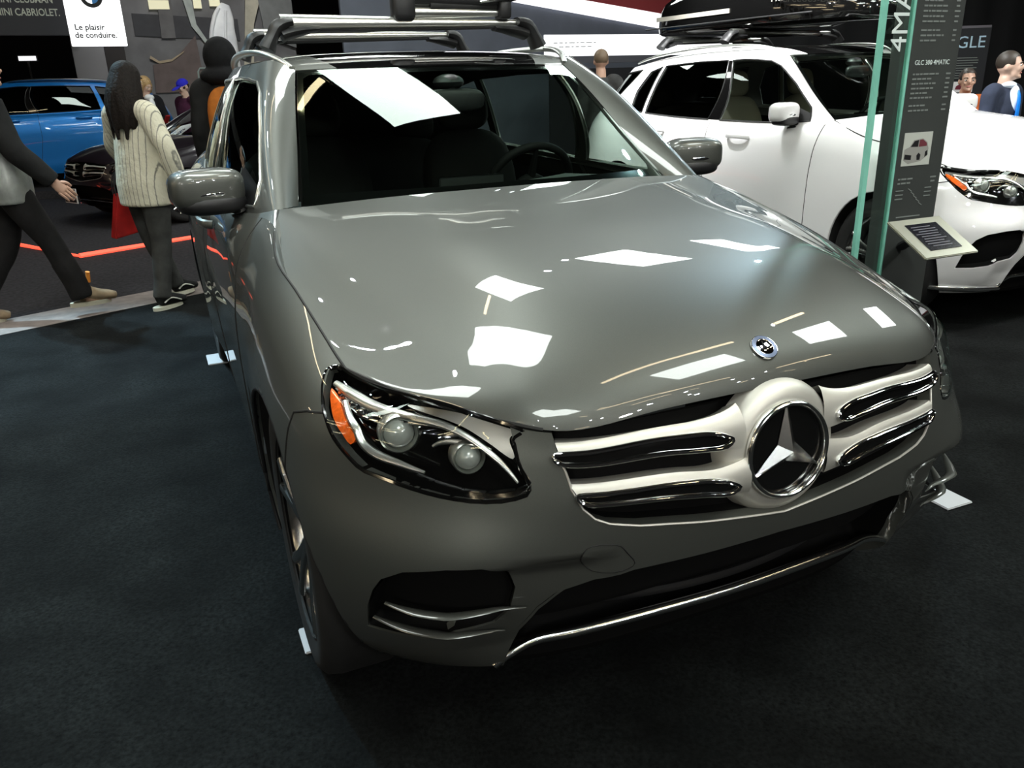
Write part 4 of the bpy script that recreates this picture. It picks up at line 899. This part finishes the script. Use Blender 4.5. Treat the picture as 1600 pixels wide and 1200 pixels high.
# man at the edge of the frame
person('man walking past in a silver grey jacket with black sleeves, black trousers and tan boots', (-2.0, 4.50, 0), rd(103), 1.80,
       dict(kn=[(-.10, -.17, .53), (.10, .08, .49)], an=[(-.11, -.30, .13), (.10, .34, .10)], toe=[(-.11, -.47, .10), (.10, .18, .03)],
            el=[(-.27, -.06, 1.14), (.25, .12, 1.14)], wr=[(-.28, -.24, .93), (.26, .12, .90)]),
       mat('silver_nylon', (.30, .31, .29), .38, .25, noise=(9, .3), bump=.8), cloth('black_trousers', (.012, .011, .011)), (cloth('tan_suede', (.26, .19, .12)), mat('pale_sole', (.45, .42, .32), .7)), ('short', mat('black_hair', (.01, .008, .008), .5, noise=(80, .4), bump=.4)), hem=.80, loose=1.22, legloose=1.2, sleeve=.25)
mA = [o for o in COL.objects if o.get('label', '').startswith('man walking past')][0]
g = MB()                                                   # its black sleeves
for i, (s_, e, w_) in enumerate([((-.175, .01, 1.40), (-.27, -.06, 1.14), (-.28, -.24, .93)), ((.175, .01, 1.40), (.25, .12, 1.14), (.26, .12, .90))]):
    g = MB(); s_, e, w_ = Vector(s_), Vector(e), Vector(w_); g.tube([s_+Vector((0, 0, .02)), (s_+e)/2, e, (e+w_)/2, w_], [.088, .080, .074, .068, .058], 14, smooth=20); o = link('sleeve', fused(g, 'sleeve', .012, 4), mA); o.data.materials.clear(); o.data.materials.append(cloth('black_sleeve', (.012, .012, .012)))
for i, (a, c) in enumerate((((-.11, -.30, .13), .11), ((.10, .34, .10), .11))):
    g = MB(); g.tube([(a[0], a[1]-.045, a[2]+.10), (a[0], a[1]-.05, a[2]+.17)], [(.032, .012), (.036, .014)], 10, up=(0, 1, 0)); g.obj('boot_tongue', mat('orange_lining', (.75, .25, .03), .7), mA)
# woman with the phone and the man in the blue cap, far behind
person('blonde woman in a black jacket and white shirt looking down at a phone', (-.98, 11.9, 0), rd(32), 1.74,
       dict(el=[(-.26, -.02, 1.14), (.26, -.02, 1.14)], wr=[(-.12, -.24, 1.08), (.12, -.24, 1.08)], nod=.45, turn=.2),
       cloth('black_wool', (.010, .010, .012)), cloth('black_skirt', (.010, .010, .010)), (MT['black'], MT['black']), ('wavy', mat('blonde_hair', (.42, .27, .12), .5, noise=(60, .4), bump=.4)), skin=SKIN2)
wC = [o for o in COL.objects if o.get('label', '').startswith('blonde woman')][0]
g = MB(); g.ell((0, -.112, 1.30), (.055, .035, .15), 14, 10); g.ell((0, -.07, 1.44), (.075, .06, .05), 14, 8); g.obj('shirt_front', mat('white_cotton', (.75, .75, .76), .8), wC)
ph = thing('phone', 'red phone held by the blonde woman', 'phone', (-.98, 11.9, 0), rd(32)); g = MB(); g.box((0, -.42, 1.13), (.075, .02, .14), M=Matrix.Rotation(.7, 3, 'X')); bevel(g.obj('phone_body', mat('red_case', (.35, .02, .02), .4), ph, smooth=False), .006); g = MB(); g.box((0, -.409, 1.135), (.066, .004, .125), M=Matrix.Rotation(.7, 3, 'X')); g.obj('phone_screen', MT['gloss'], ph, smooth=False)
person('man in a blue cap and dark purple sweater with his back half turned', (-.42, 12.3, 0), rd(-55), 1.70, dict(nod=.35), cloth('purple_wool', (.06, .015, .04)), cloth('dark_jeans', (.015, .016, .022)), (MT['black'], MT['black']), ('cap', cloth('blue_cap', (.03, .03, .55), .1)), skin=SKIN2)
pE = person('person in a black hooded jacket with an orange back panel, seen from behind', (-.42, 5.55, 0), rd(165), 1.88, dict(), cloth('black_shell', (.012, .012, .012)), cloth('black_trousers', (.010, .010, .010)), (MT['black'], MT['black']), ('hood', cloth('black_hood', (.008, .008, .009), .3, 20)), hem=.70, loose=1.2, face=False)
g = MB(); g.ell((-.03, .085, 1.16), (.165, .10, .26), 20, 14, None, .7); g.obj('orange_panel', cloth('orange_nylon', (.42, .13, .02)), pE)
pF = person('man in a dark suit with a bright blue tie and thinning dark hair', (5.36, 2.86, 0), rd(8), 1.62, dict(turn=.42, el=[(-.24, -.0, 1.14), (.24, -.0, 1.14)], wr=[(-.12, -.26, 1.02), (.12, -.26, 1.02)]), cloth('navy_suit', (.020, .026, .045), .15), cloth('navy_trousers', (.018, .022, .035)), (MT['black'], MT['black']), ('short', mat('thin_dark_hair', (.03, .022, .016), .5)), skin=SKIN2)
g = MB(); g.ell((0, -.095, 1.33), (.055, .045, .13), 14, 10); g.ell((0, -.03, 1.46), (.068, .066, .035), 14, 8); g.obj('shirt_front', mat('pale_blue_cotton', (.60, .68, .78), .8), pF)
g = MB(); g.tube([(0, -.095, 1.44), (0, -.135, 1.38), (0, -.145, 1.25), (0, -.135, 1.08)], [(.018, .012), (.020, .010), (.030, .008), (.034, .006)], 10, smooth=14, up=(0, 1, 0)); g.obj('tie', mat('blue_silk', (.01, .20, .75), .4), pF)
person('person in an orange top standing behind the man in the suit', (5.74, 3.52, 0), rd(-38), 1.50, dict(), cloth('orange_top', (.50, .12, .03)), cloth('dark_trousers2', (.02, .02, .02)), (MT['black'], MT['black']), ('short', mat('brown_hair', (.03, .02, .015), .5)))
person('person with short brown hair seen over the roof of the white car', (3.90, 6.9, 0), rd(160), 1.83, dict(), cloth('grey_coat', (.05, .05, .05)), cloth('dark_trousers3', (.02, .02, .02)), (MT['black'], MT['black']), ('short', mat('light_brown_hair', (.16, .11, .07), .6)))
# ---------------------------------------------------------------- booth floor
PIECE = lambda pts, z, h: [(x, y, z) for x, y in pts]
def slab(name, pts, z0, z1, m):
    n = len(pts); V = [(x, y, z0) for x, y in pts]+[(x, y, z1) for x, y in pts]
    return MB().add(V, [tuple(range(n, 2*n))]+[(i, (i+1) % n, n+(i+1) % n, n+i) for i in range(n)]).obj(name, m, smooth=False)
d = np.array([.918, .396]); nrm = np.array([-.396, .918]); e0 = np.array([-.86, 4.73])
A = e0-d*14; B = e0+d*22
struct(slab('floor_carpet', [tuple(A), (A[0]+3.4, -8.9), (23, -8.9), tuple(B)][::1], -.004, .004, M_CARPET))
M_TRIM = mat('pale_edge_strip', (.20, .165, .15), .8, noise=(12, .2))
struct(slab('trim_1', [tuple(A), tuple(B), tuple(B+nrm*.42), tuple(A+nrm*.42)], -.004, .006, M_TRIM))
# red light line on the aisle floor
M_RED = mat('red_light_line', (.8, .1, .05), .5, emit=(1.0, .09, .05), glow=1.6)
t = thing('light_strip', 'glowing red light line with a corner on the aisle floor', 'light strip', (-1.87, 6.98, 0))
for p, q in (((-1.5, 2.58), (0, 0)), ((0, 0), (2.6, 1.28))): MB().tube([(*p, .012), (*q, .012)], (.028, .012), 6).obj('strip_segment', M_RED, t)
# ---------------------------------------------------------------- the other cars
w = thing('suv', 'white sport utility car with black roof box standing beside the grey car', 'car', (3.83, 1.78, 0), rd(3.5)); w.scale = (.97, .975, 1.045)
build_car(w, MT['white'], hero=False, star=True, windows='ml', seatmat='beige')
b = thing('suv', 'bright blue sloping-roof car side on beyond the aisle', 'car', (-4.35, 14.0, .12), rd(-86)); b.scale = (1.03, 1.0, 1.0)
build_car(b, MT['blue'], hero=False, star=False, wheels=(-1, 1), interior=False)
k = thing('sedan', 'low plum black car with a show plate on its nose beyond the red line', 'car', (-1.18, 9.55, 0), rd(-60)); k.scale = (.98, 1.0, .84)
build_car(k, MT['plum'], hero=False, star=False, interior=False)
g = MB(); g.box((0, 0, 0), (.30, .012, .21)); M_W = mat('plate_white', (.75, .75, .75), .5)
pl = g.obj('show_plate', M_W, k, smooth=False); pl.location = (-.28, -.83, .42); g = MB(); g.box((0, -.008, 0), (.27, .006, .18)); g.obj('plate_face', MT['black'], pl, smooth=False)
g = MB(); g.lathe([(.018, -.012), (.028, -.012)], axis='Y', seg=20); g.v = [(x, y, z+.035) for x, y, z in g.v]; g.obj('plate_emblem', M_W, pl, smooth=False)
g = MB()
for i in range(6): g.box((-.10+.04*i, -.012, -.035), (.026, .004, .035))
st = g.obj('plate_lettering', M_W, pl, smooth=False); st['kind'] = 'stuff'
t = thing('car_plinth', 'low dark platform under the blue car', 'platform', (-2.6, 14.0, 0)); bevel(MB().box((0, 0, .05), (6.2, 2.6, .13)).obj('deck', M_AISLE, t, smooth=False), .01)
# roof carriers of the grey car
def crossbar(label, x0, x1, y, z, foot_z, grp, rail=.60):
    t = thing('roof_crossbar', label, 'roof bar', ((x0+x1)/2, y, z), 0, grp); L = (x1-x0)/2
    MB().tube([(-L, 0, 0), (L, 0, 0)], (.034, .013), 12, up=(0, 0, 1)).obj('bar', MT['alu'], t)
    MB().tube([(-L+.06, 0, -.016), (L-.06, 0, -.016)], (.024, .006), 8).obj('bar_underside', MT['black'], t)
    for s in (-1, 1):
        h = foot_z-z
        g = MB(); g.tube([(s*(L-.045), 0, .004), (s*(L+.008), 0, -.012), (s*(L+.035), 0, h*.5), (s*(L+.062), 0, h)], [(.050, .020), (.056, .030), (.056, .024), (.060, .034)], 10, smooth=12, up=(1, 0, 0)); g.tube([(s*(L-.15), 0, -.022), (s*(L-.05), 0, -.032), (s*(L+.0), 0, -.045)], [(.035, .010), (.048, .024), (.050, .026)], 10, smooth=8)
        f = g.obj('foot', MT['black'], t)
        MB().box((s*(L+.03), 0, h*.5), (.012, .075, abs(h)*.8), M=Matrix.Rotation(s*-.25, 3, 'Y')).obj('foot_cover', MT['gloss'], f, smooth=False)
    return t
crossbar('front silver roof bar with black feet on the grey car, under the ski carrier', -.53, .53, 1.60, 1.727, 1.632, 'roof bars of the grey car')
crossbar('rear silver roof bar with black feet on the grey car', -.52, .52, 2.50, 1.732, 1.624, 'roof bars of the grey car')
t = thing('ski_carrier', 'black and silver ski carrier clamped on the front roof bar', 'ski carrier', (.21, 1.60, 1.745))
MB().tube([(-.20, 0, .022), (.22, 0, .022)], (.03, .014), 10).obj('lower_arm', MT['alu'], t)
MB().tube([(-.20, 0, .075), (.24, 0, .068)], (.032, .020), 10).obj('upper_arm', MT['black'], t)
MB().tube([(-.12, 0, .048), (.20, 0, .046)], (.028, .010), 10).obj('rubber_pad', MT['rubber'], t)
g = MB(); g.ell((-.235, 0, .045), (.048, .045, .058), 16, 12, None, .45); g.obj('hinge_block', MT['black'], t)
g = MB(); g.ell((.215, 0, .035), (.030, .042, .040), 16, 12, None, .45); g.obj('latch_block', MT['black'], t)
g = MB(); g.tube([(.10, -.02, .062), (.20, -.03, .078), (.30, -.03, .088)], [(.02, .006), (.03, .012), (.022, .010)], 10, smooth=10); g.obj('latch_lever', MT['alu'], t)
g = MB(); g.tube([(.20, 0, .080), (.30, 0, .092)], (.03, .014), 10); g.obj('latch_button', MT['black'], t)
# floor plates by the wheels
M_PLATE = mat('white_floor_plate', (.50, .51, .53), .5)
for nm, lab, x, y, sx, sy in (('floor_plate', 'white floor plate on the carpet showing past the far front corner of the bumper', 1.383, -.155, .125, .13), ('floor_plate', 'pale wheel pad under the near front tyre of the grey car', -.880, .045, .07, .12), ('floor_plate', 'pale wheel pad under the near rear tyre of the grey car', -.915, 2.90, .11, .20)):
    o = bevel(MB().box((0, 0, 0), (sx, sy, .008)).obj(nm, M_PLATE, None, smooth=False, loc=(x, y, .008)), .003); tag(o, lab, 'floor plate')
# bars and box on the white car
crossbar('rear silver roof bar on the white car, at the tail of the roof box', 3.33, 4.42, 4.70, 1.80, 1.735, 'roof bars of the white car')
crossbar('front silver roof bar on the white car, under the middle of the roof box', 3.38, 4.46, 3.86, 1.81, 1.74, 'roof bars of the white car')
t = thing('roof_box', 'glossy black roof box with silver stripe on the white car', 'roof box', (3.90, 4.0, 1.835), rd(3.5))
V = []; F = []; n = 26; m = 20
for i in range(n):
    q = i/(n-1); y = 1.22-2.5*q; wd = .42*min(1, (q/.10)**.5 if q < .10 else 1)*min(1, ((1-q)/.35)**.45 if q > .65 else 1)+.03; ht = .36*min(1, .18+(q/.22)**.6*.82)*min(1, ((1-q)/.45)**.6+.08 if q > .55 else 1)
    for k_ in range(m):
        a = 2*math.pi*k_/m; ca, sa = math.cos(a), math.sin(a); V.append((wd*math.copysign(abs(ca)**.45, ca), y, .07+(ht*abs(sa)**.55 if sa > 0 else -.07*abs(sa)**.5)))
F = [(i*m+j, i*m+(j+1) % m, (i+1)*m+(j+1) % m, (i+1)*m+j) for i in range(n-1) for j in range(m)]+[tuple(range(m)), tuple((n-1)*m+j for j in range(m))]
MB().add(V, F).obj('box_shell', MT['gloss'], t)
MB().tube([(-.453, 1.15, .075), (-.458, -.2, .075), (-.42, -.85, .075)], (.006, .006), 6, smooth=20).obj('box_seam', MT['black'], t)
MB().box((-.452, .50, .15), (.006, .98, .035)).obj('silver_stripe', mat('grey_stripe', (.45, .43, .38), .5), t, smooth=False)
M_LET = mat('pale_lettering', (.55, .52, .45), .5)
text('Mercedes-Benz', .085, M_LET, 'lettering', t, frame((0, -1, 0), (0, 0, 1), (-.452, -.72, .20)), .002)
# ---------------------------------------------------------------- information pillar, glass fin, tablet
M_PIL = mat('pillar_charcoal', (.030, .034, .032), .55, noise=(3, .2)); M_TXT = mat('grey_print', (.16, .18, .17), .6); M_TXTW = mat('white_print', (.62, .70, .68), .5)
t = thing('info_pillar', 'charcoal information pillar with printed specifications and a small car picture', 'sign', (2.36, 1.06, 0))
bevel(MB().box((0, 0, 1.25), (.335, .10, 2.5)).obj('pillar_body', M_PIL, t, smooth=False), .006)
bevel(MB().box((0, .02, .02), (.42, .30, .04)).obj('pillar_foot', MT['black'], t, smooth=False), .005)
FR = lambda x, z: frame((1, 0, 0), (0, 0, 1), (x, -.0512, z))
text('GLC 300 4MATIC', .030, M_TXTW, 'heading', t, FR(.0, 1.515), .0006)
g = MB(); r2 = random.Random(3)
def lines(zs, x0, wmax):
    for z in zs:
        x = x0
        while x < x0+wmax*r2.uniform(.55, 1): ww = r2.uniform(.012, .035); g.box((x+ww/2, -.0512, z), (ww, .001, .0075)); x += ww+.006
        g.box((.115, -.0512, z), (r2.uniform(.02, .04), .001, .0075))
lines([1.78-.022*i for i in range(5)]+[1.655-.022*i for i in range(3)], -.10, .15); lines([1.465-.021*i for i in range(6)]+[1.325, 1.303], -.115, .16); lines([.985, .965], -.12, .12)
for i in range(5): g.box((-.03+.02*i, -.0512, .93-.018*i), (.03, .001, .004), M=Matrix.Rotation(.5, 3, 'Y'))
for i in range(3): g.box((-.10, -.0512, .93-.02*i), (.05, .001, .005)); g.box((.09, -.0512, .935-.02*i), (.045, .001, .005))
g.box((-.02, -.0512, .80), (.16, .001, .006))
o = g.obj('print_lines', M_TXT, t, smooth=False); o['kind'] = 'stuff'
pic = MB().box((-.022, -.0515, 1.125), (.185, .002, .155)).obj('car_picture', mat('picture_paper', (.42, .44, .40), .6), t, smooth=False)
PF = frame((1, 0, 0), (0, 0, 1), (-.022, -.0528, 1.125)).to_3x3()
def flat(poly, m, nm, dz=0.0): MB().prism(poly, .0006, PF, Vector((-.022, -.0528-dz, 1.125))).obj(nm, m, pic, smooth=False)
flat([(-.082, -.05), (-.084, .0), (-.05, .012), (-.028, .042), (.03, .048), (.062, .03), (.075, .0), (.072, -.035), (.03, -.058), (-.05, -.068)], mat('print_silver', (.26, .26, .24), .6), 'printed_body')
flat([(-.045, .012), (-.024, .038), (.004, .042), (.002, .010)], MT['black'], 'printed_window', .0008); flat([(.008, .010), (.010, .042), (.03, .044), (.058, .026), (.06, .012)], mat('print_red', (.12, .02, .03), .6), 'printed_window', .0008)
flat([(-.08, -.045), (-.078, -.022), (-.035, -.028), (-.035, -.05)], MT['black'], 'printed_grille', .0008); flat([(.005, -.052), (.0, -.030), (.012, -.018), (.026, -.028), (.024, -.052)], MT['black'], 'printed_wheel', .0008); flat([(.055, -.04), (.055, -.015), (.068, -.008), (.074, -.03)], MT['black'], 'printed_wheel', .0008)
t = thing('glass_panel', 'upright clear glass panel with green edges and white lettering beside the information pillar', 'glass panel', (2.09, .995, 0))
MB().box((0, 0, 1.25), (.16, .016, 2.5)).obj('pane', MT['panel_glass'], t, smooth=False)
MB().box((-.088, 0, 1.25), (.026, .020, 2.5)).obj('ground_edge', MT['glass_edge'], t, smooth=False); MB().box((.084, -.004, 1.25), (.008, .024, 2.5)).obj('ground_edge', MT['glass_edge'], t, smooth=False)
text('4MATIC', .135, M_TXTW, 'lettering', t, frame((0, 0, 1), (-1, 0, 0), (.018, -.0095, 1.80)), .0008)
t = thing('tablet_stand', 'brushed metal tablet holder with dark screen on an arm from the pillar', 'tablet', (2.20, .735, .75))
TF = frame((.34, 0, .0), (-.03, .23, .128)); TB = TF.to_3x3()
def onpad(mb): mb.v = [tuple(TB @ Vector(p)) for p in mb.v]; return mb
bevel(onpad(MB().box((0, 0, 0), (.335, .275, .014))).obj('frame_plate', mat('champagne_metal', (.42, .42, .35), .35, .8), t, smooth=False), .004)
onpad(MB().box((.0, -.0, .008), (.20, .185, .004))).obj('screen', mat('tablet_screen', (.006, .006, .010), .2, coat=.5), t, smooth=False)
tb = MB()
for i in range(9): tb.box((-.02+.01*(i % 3), .07-.017*i, .0104), (.12+.02*(i % 2), .004, .0006))
o = onpad(tb).obj('screen_text', mat('screen_glow', (.1, .1, .13), .5), t, smooth=False); o['kind'] = 'stuff'
tb = MB(); tb.tube([(.05, .05, -.02), (.10, .20, -.06), (.12, .27, -.10)], [(.03, .02), (.03, .02), (.03, .02)], 8, smooth=8); tb.obj('bracket', MT['black'], t)
# dark post with model sign behind
t = thing('model_sign', 'black sign with white letters and a small picture behind the man in the suit', 'sign', (8.78, 6.0, 0), rd(-35))
bevel(MB().box((0, 0, 1.0), (.44, .08, 2.0)).obj('sign_body', M_DARK, t, smooth=False), .005)
text('GLE', .20, mat('sign_blue_white', (.45, .62, .75), .5), 'lettering', t, frame((1, 0, 0), (0, 0, 1), (0, -.0415, 1.80)), .0008)
MB().box((0, -.0415, 1.985), (.42, .002, .03)).obj('sign_band', mat('sign_band', (.12, .11, .13), .5), t, smooth=False)
g = MB(); r2 = random.Random(5)
for i in range(9): g.box((-.04+r2.uniform(-.02, .02), -.0415, 1.62-.03*i), (r2.uniform(.2, .3), .001, .010))
o = g.obj('print_lines', M_TXT, t, smooth=False); o['kind'] = 'stuff'
MB().box((-.03, -.0415, 1.27), (.26, .002, .13)).obj('car_picture', mat('picture_white', (.8, .78, .8), .6), t, smooth=False)
MB().prism([(-.08, -.03), (-.07, .01), (-.03, .035), (.04, .035), (.08, .0), (.07, -.035)], .001, frame((1, 0, 0), (0, 0, 1)).to_3x3(), Vector((-.03, -.043, 1.27))).obj('printed_car', mat('print_crimson', (.16, .01, .03), .5), t, smooth=False)
# red tote in the woman's hand
t = thing('tote_bag', 'red glossy carrier bag hanging from the left hand of the woman in cream', 'bag', (-1.30, 4.80, .50), rd(20))
V = [(-.14, -.05, -.02), (.16, -.05, .03), (.16, .05, .03), (-.14, .05, -.02), (-.07, -.03, .30), (.10, -.03, .30), (.10, .03, .30), (-.07, .03, .30)]
o = MB().add(V, [(0, 3, 2, 1), (0, 1, 5, 4), (1, 2, 6, 5), (2, 3, 7, 6), (3, 0, 4, 7)]).obj('bag_body', mat('red_plastic', (.35, .012, .010), .35, coat=.3, noise=(8, .3), bump=.5), t); bevel(o, .008)
for yy in (-.03, .03): MB().tube([(-.07, yy, .29), (-.05, yy*.6, .43), (0, 0, .48), (.05, yy*.6, .43), (.07, yy, .29)], .005, 6, smooth=16).obj('bag_handle', MT['black'], t)
# ---------------------------------------------------------------- signs and walls far behind
M_LIT = mat('glowing_white', (.9, .9, .9), .5, emit=(.97, .98, 1.0), glow=1.15)  # white with its own glow, for the banner, boards and white bands
t = thing('brand_banner', 'backlit white banner with a round blue, white and black badge and French slogan', 'banner', (-1.50, 13.0, 2.62), rd(4))
bevel(MB().box((0, 0, .1), (.78, .08, 1.05)).obj('light_box', M_LIT, t, smooth=False), .008)
M_INK = mat('banner_ink', (.006, .006, .008), .6)
bd = MB().lathe([(0, -.0), (.155, -.0), (.155, .01)], axis='Y', seg=48); bd.v = [(x, y-.047, z+.27) for x, y, z in bd.v]; bo = bd.obj('badge_ring', M_INK, t, smooth=False)
for q in range(4):
    bd = MB().lathe([(0, -.0), (.10, -.0)], axis='Y', seg=12, a0=q*math.pi/2, a1=(q+1)*math.pi/2); bd.v = [(x, y-.050, z+.27) for x, y, z in bd.v]; bd.obj('badge_quarter', mat('badge_blue', (.05, .30, .75), .5) if q % 2 else M_LIT, bo, smooth=False)
text('BMW', .055, M_LIT, 'badge_letters', bo, frame((1, 0, 0), (0, 0, 1), (0, -.052, .395)), .0005)
text('Le plaisir', .115, M_INK, 'slogan', t, frame((1, 0, 0), (0, 0, 1), (-.10+.0, -.0415, -.16)), .0008, 'CENTER', .0022); text('de conduire.', .115, M_INK, 'slogan', t, frame((1, 0, 0), (0, 0, 1), (-.03, -.0415, -.27)), .0008, 'CENTER', .0022); text('MD', .04, M_INK, 'slogan', t, frame((1, 0, 0), (0, 0, 1), (.29, -.0415, -.245)), .0008)
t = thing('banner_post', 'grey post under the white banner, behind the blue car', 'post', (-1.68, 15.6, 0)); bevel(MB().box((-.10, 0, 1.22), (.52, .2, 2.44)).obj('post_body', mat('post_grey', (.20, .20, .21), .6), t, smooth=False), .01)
bevel(MB().box((.33, .05, 1.22), (.34, .2, 2.44)).obj('post_shadow_side', mat('post_painted_shade', (.012, .009, .009), .7), t, smooth=False), .01)  # shaded part of the post, its darkness put into the colour
t = thing('overhead_sign', 'dark fascia sign with pale capital letters above the aisle', 'sign', (-3.6, 15.0, 2.78), rd(8))
bevel(MB().box((0, .06, .1), (3.6, .12, .80)).obj('fascia', mat('fascia_grey', (.045, .046, .055), .6), t, smooth=False), .01)
M_CAP = mat('sign_cream', (.52, .55, .47), .5, emit=(.5, .55, .45), glow=.15)
text('LA NOUVELLE MINI CLUBMAN', .16, M_CAP, 'lettering', t, frame((1, 0, 0), (0, 0, 1), (1.45, -.002, .26)), .003, 'RIGHT', .002, .78); text('NOUVELLE MINI CABRIOLET.', .16, M_CAP, 'lettering', t, frame((1, 0, 0), (0, 0, 1), (1.52, -.002, .06)), .003, 'RIGHT', .002, .78)
t = thing('far_sign', 'tiny lit sign far down the aisle above the blue car', 'sign', (-3.2, 20.0, 2.3)); MB().box((0, 0, 0), (.34, .05, .09)).obj('sign_face', M_LIT, t, smooth=False); MB().tube([(0, .04, -2.3), (0, .04, -.05)], .03, 8).obj('sign_post', MT['black'], t); MB().box((0, .04, 0), (.40, .03, .13)).obj('sign_frame', MT['black'], t, smooth=False)
# wall of the stand behind the grey car: picture wall with car interior shapes
t = thing('picture_wall', 'grey picture wall of dim shapes behind the grey car roof', 'display wall', (.3, 16.6, 0))
MB().box((0, .1, 1.9), (3.6, .1, 3.8)).obj('wall_panel', mat('picture_grey', (.12, .12, .125), .7, noise=(1.4, .35)), t, smooth=False)
def shape(nm, poly, m, dz, y=.04): MB().prism([(x-.3, z) for x, z in poly], dz, frame((1, 0, 0), (0, 0, 1)).to_3x3(), Vector((0, y, 0))).obj(nm, m, t, smooth=False)
G = lambda n, c: mat(n, c, .7, noise=(4, .2))
shape('dark_band', [(-.95, 2.55), (-.95, 2.95), (1.0, 2.85), (1.0, 2.45)], G('pic_dark', (.03, .031, .036)), .02)
shape('brown_wedge', [(-.72, 2.02), (-.3, 2.12), (.15, 2.55), (.2, 1.5), (-.75, 1.5)], G('pic_brown', (.10, .075, .07)), .03)
shape('tan_rod', [(-.76, 2.14), (-.60, 2.04), (-.36, 2.08), (-.12, 2.24), (-.10, 2.27), (-.36, 2.12), (-.60, 2.09), (-.74, 2.19)], G('pic_tan', (.30, .24, .16)), .05)
shape('grey_column', [(-.48, 2.5), (-.45, 3.4), (-.2, 3.4), (-.22, 2.5)], G('pic_col', (.10, .098, .10)), .05)
shape('pale_strut', [(-.02, 3.4), (.16, 3.4), (.20, 2.75), (.38, 2.42), (.32, 2.40), (.10, 2.72)], G('pic_pale', (.36, .40, .38)), .07)
shape('cream_post', [(1.22, 3.4), (1.55, 3.4), (1.30, 2.75), (1.18, 1.8), (.98, 1.8), (1.12, 2.7)], G('pic_cream', (.42, .40, .32)), .07)
shape('grey_block', [(1.42, 3.4), (2.1, 3.4), (2.1, 2.3), (1.5, 2.5)], G('pic_block', (.16, .17, .17)), .08)
g = MB(); g.tube([(.34, 0, 1.7), (.36, 0, 2.3), (.38, 0, 2.65), (.46, 0, 3.0), (.50, 0, 3.12)], [(.30, .10), (.28, .10), (.26, .10), (.20, .08), (.08, .05)], 18, smooth=20, up=(0, 1, 0)); g.tube([(.12, -.06, 2.35), (.22, -.09, 2.8), (.36, -.07, 3.05)], .035, 8, smooth=10); g.tube([(.38, -.10, 2.0), (.42, -.12, 2.6), (.48, -.08, 3.0)], .03, 8, smooth=10)
g.obj('white_drape', mat('white_cloth', (.85, .88, .92), .8, noise=(3, .15)), t)
for i, (x0, x1, z) in enumerate(((-.92, -.55, 3.10), (-.10, .05, 3.12), (.2, .4, 3.16))): MB().box(((x0+x1)/2-.0, .0, z), (x1-x0, .05, .16)).obj('light_window', mat('pic_light', (.6, .58, .42), .6, emit=(.8, .76, .5), glow=.5), t, smooth=False)
g = MB(); g.tube([(-.22, 0, 1.55), (-.20, 0, 1.88), (-.16, 0, 1.94), (.06, 0, 1.94), (.08, 0, 1.55)], .018, 6); g.obj('window_outline', G('pic_teal', (.22, .28, .26)), t)
# the bluish wall, its diagonal white and red banner, the white board
t = thing('stand_wall', 'blue grey stand wall behind the roof bars', 'wall panel', (5.2, 13.0, 0)); MB().box((1.2, .1, 1.7), (8.2, .1, 3.4)).obj('wall_panel', mat('wall_bluegrey', (.15, .165, .21), .75, noise=(2, .12)), t, smooth=False)
t = thing('diagonal_banner', 'white and red diagonal banner across the top of the blue grey wall', 'banner', (5.2, 12.98, 0))
def band(nm, poly, m, dz=.03): MB().prism(poly, dz, frame((1, 0, 0), (0, 0, 1)).to_3x3(), Vector((0, .04, 0))).obj(nm, m, t, smooth=False)
band('white_band', [(-1.0, 3.06), (4.6, 2.26), (5.2, 2.2), (5.2, 4.0), (-1.0, 4.0)], M_LIT); band('red_band', [(1.6, 2.94), (2.2, 2.86), (5.2, 2.46), (5.2, 4.0), (1.6, 4.0)], mat('banner_red', (.50, .07, .08), .6), .05)
t = thing('white_board', 'long white board with faint print behind the tail of the white car', 'board', (6.4, 11.0, 2.04)); MB().box((.0, 0, 0), (2.5, .05, .33)).obj('board', M_LIT, t, smooth=False); MB().box((0, .04, -1.2), (2.3, .05, 1.68)).obj('board_base', M_DARK, t, smooth=False); MB().box((0, .0, -.22), (2.5, .08, .11)).obj('board_shelf', mat('shelf_grey', (.10, .10, .12), .6), t, smooth=False)
g = MB(); r2 = random.Random(9)
for row, (a, b_) in enumerate(((-1.1, -.32), (-1.0, -.45))):
    x = a
    while x < b_: ww = r2.uniform(.04, .12); g.box((x+ww/2, -.026, .04-.06*row), (ww, .001, .014)); x += ww+.03
o = g.obj('faint_print', mat('faint_ink', (.45, .45, .47), .6), t, smooth=False); o['kind'] = 'stuff'
t = thing('slogan_board', 'white board with dark capital letters seen under the roof box of the white car', 'board', (6.75, 9.0, 2.0)); MB().box((0, .03, -.02), (1.25, .05, .34)).obj('board', M_LIT, t, smooth=False); MB().box((0, .06, -1.1), (1.1, .05, 1.8)).obj('board_base', M_DARK, t, smooth=False)
text('PUISSANCE', .15, mat('slogan_ink', (.18, .16, .15), .6), 'lettering', t, frame((1, 0, 0), (0, 0, 1), (-.20, .003, .0)), .0008)
t = thing('drape_wall', 'tall black drape wall behind the man in the suit', 'drape', (11.5, 9.0, 0), rd(-22)); g = MB()
V = []; F = []
for i in range(80):
    x = -3.2+i*.16; yy = .05*math.sin(i*1.7); V += [(x, yy, 0), (x, yy, 4.5)]
F = [(2*i, 2*i+2, 2*i+3, 2*i+1) for i in range(79)]; g.add(V, F); g.obj('drape_cloth', mat('black_drape', (.010, .010, .012), .9), t)
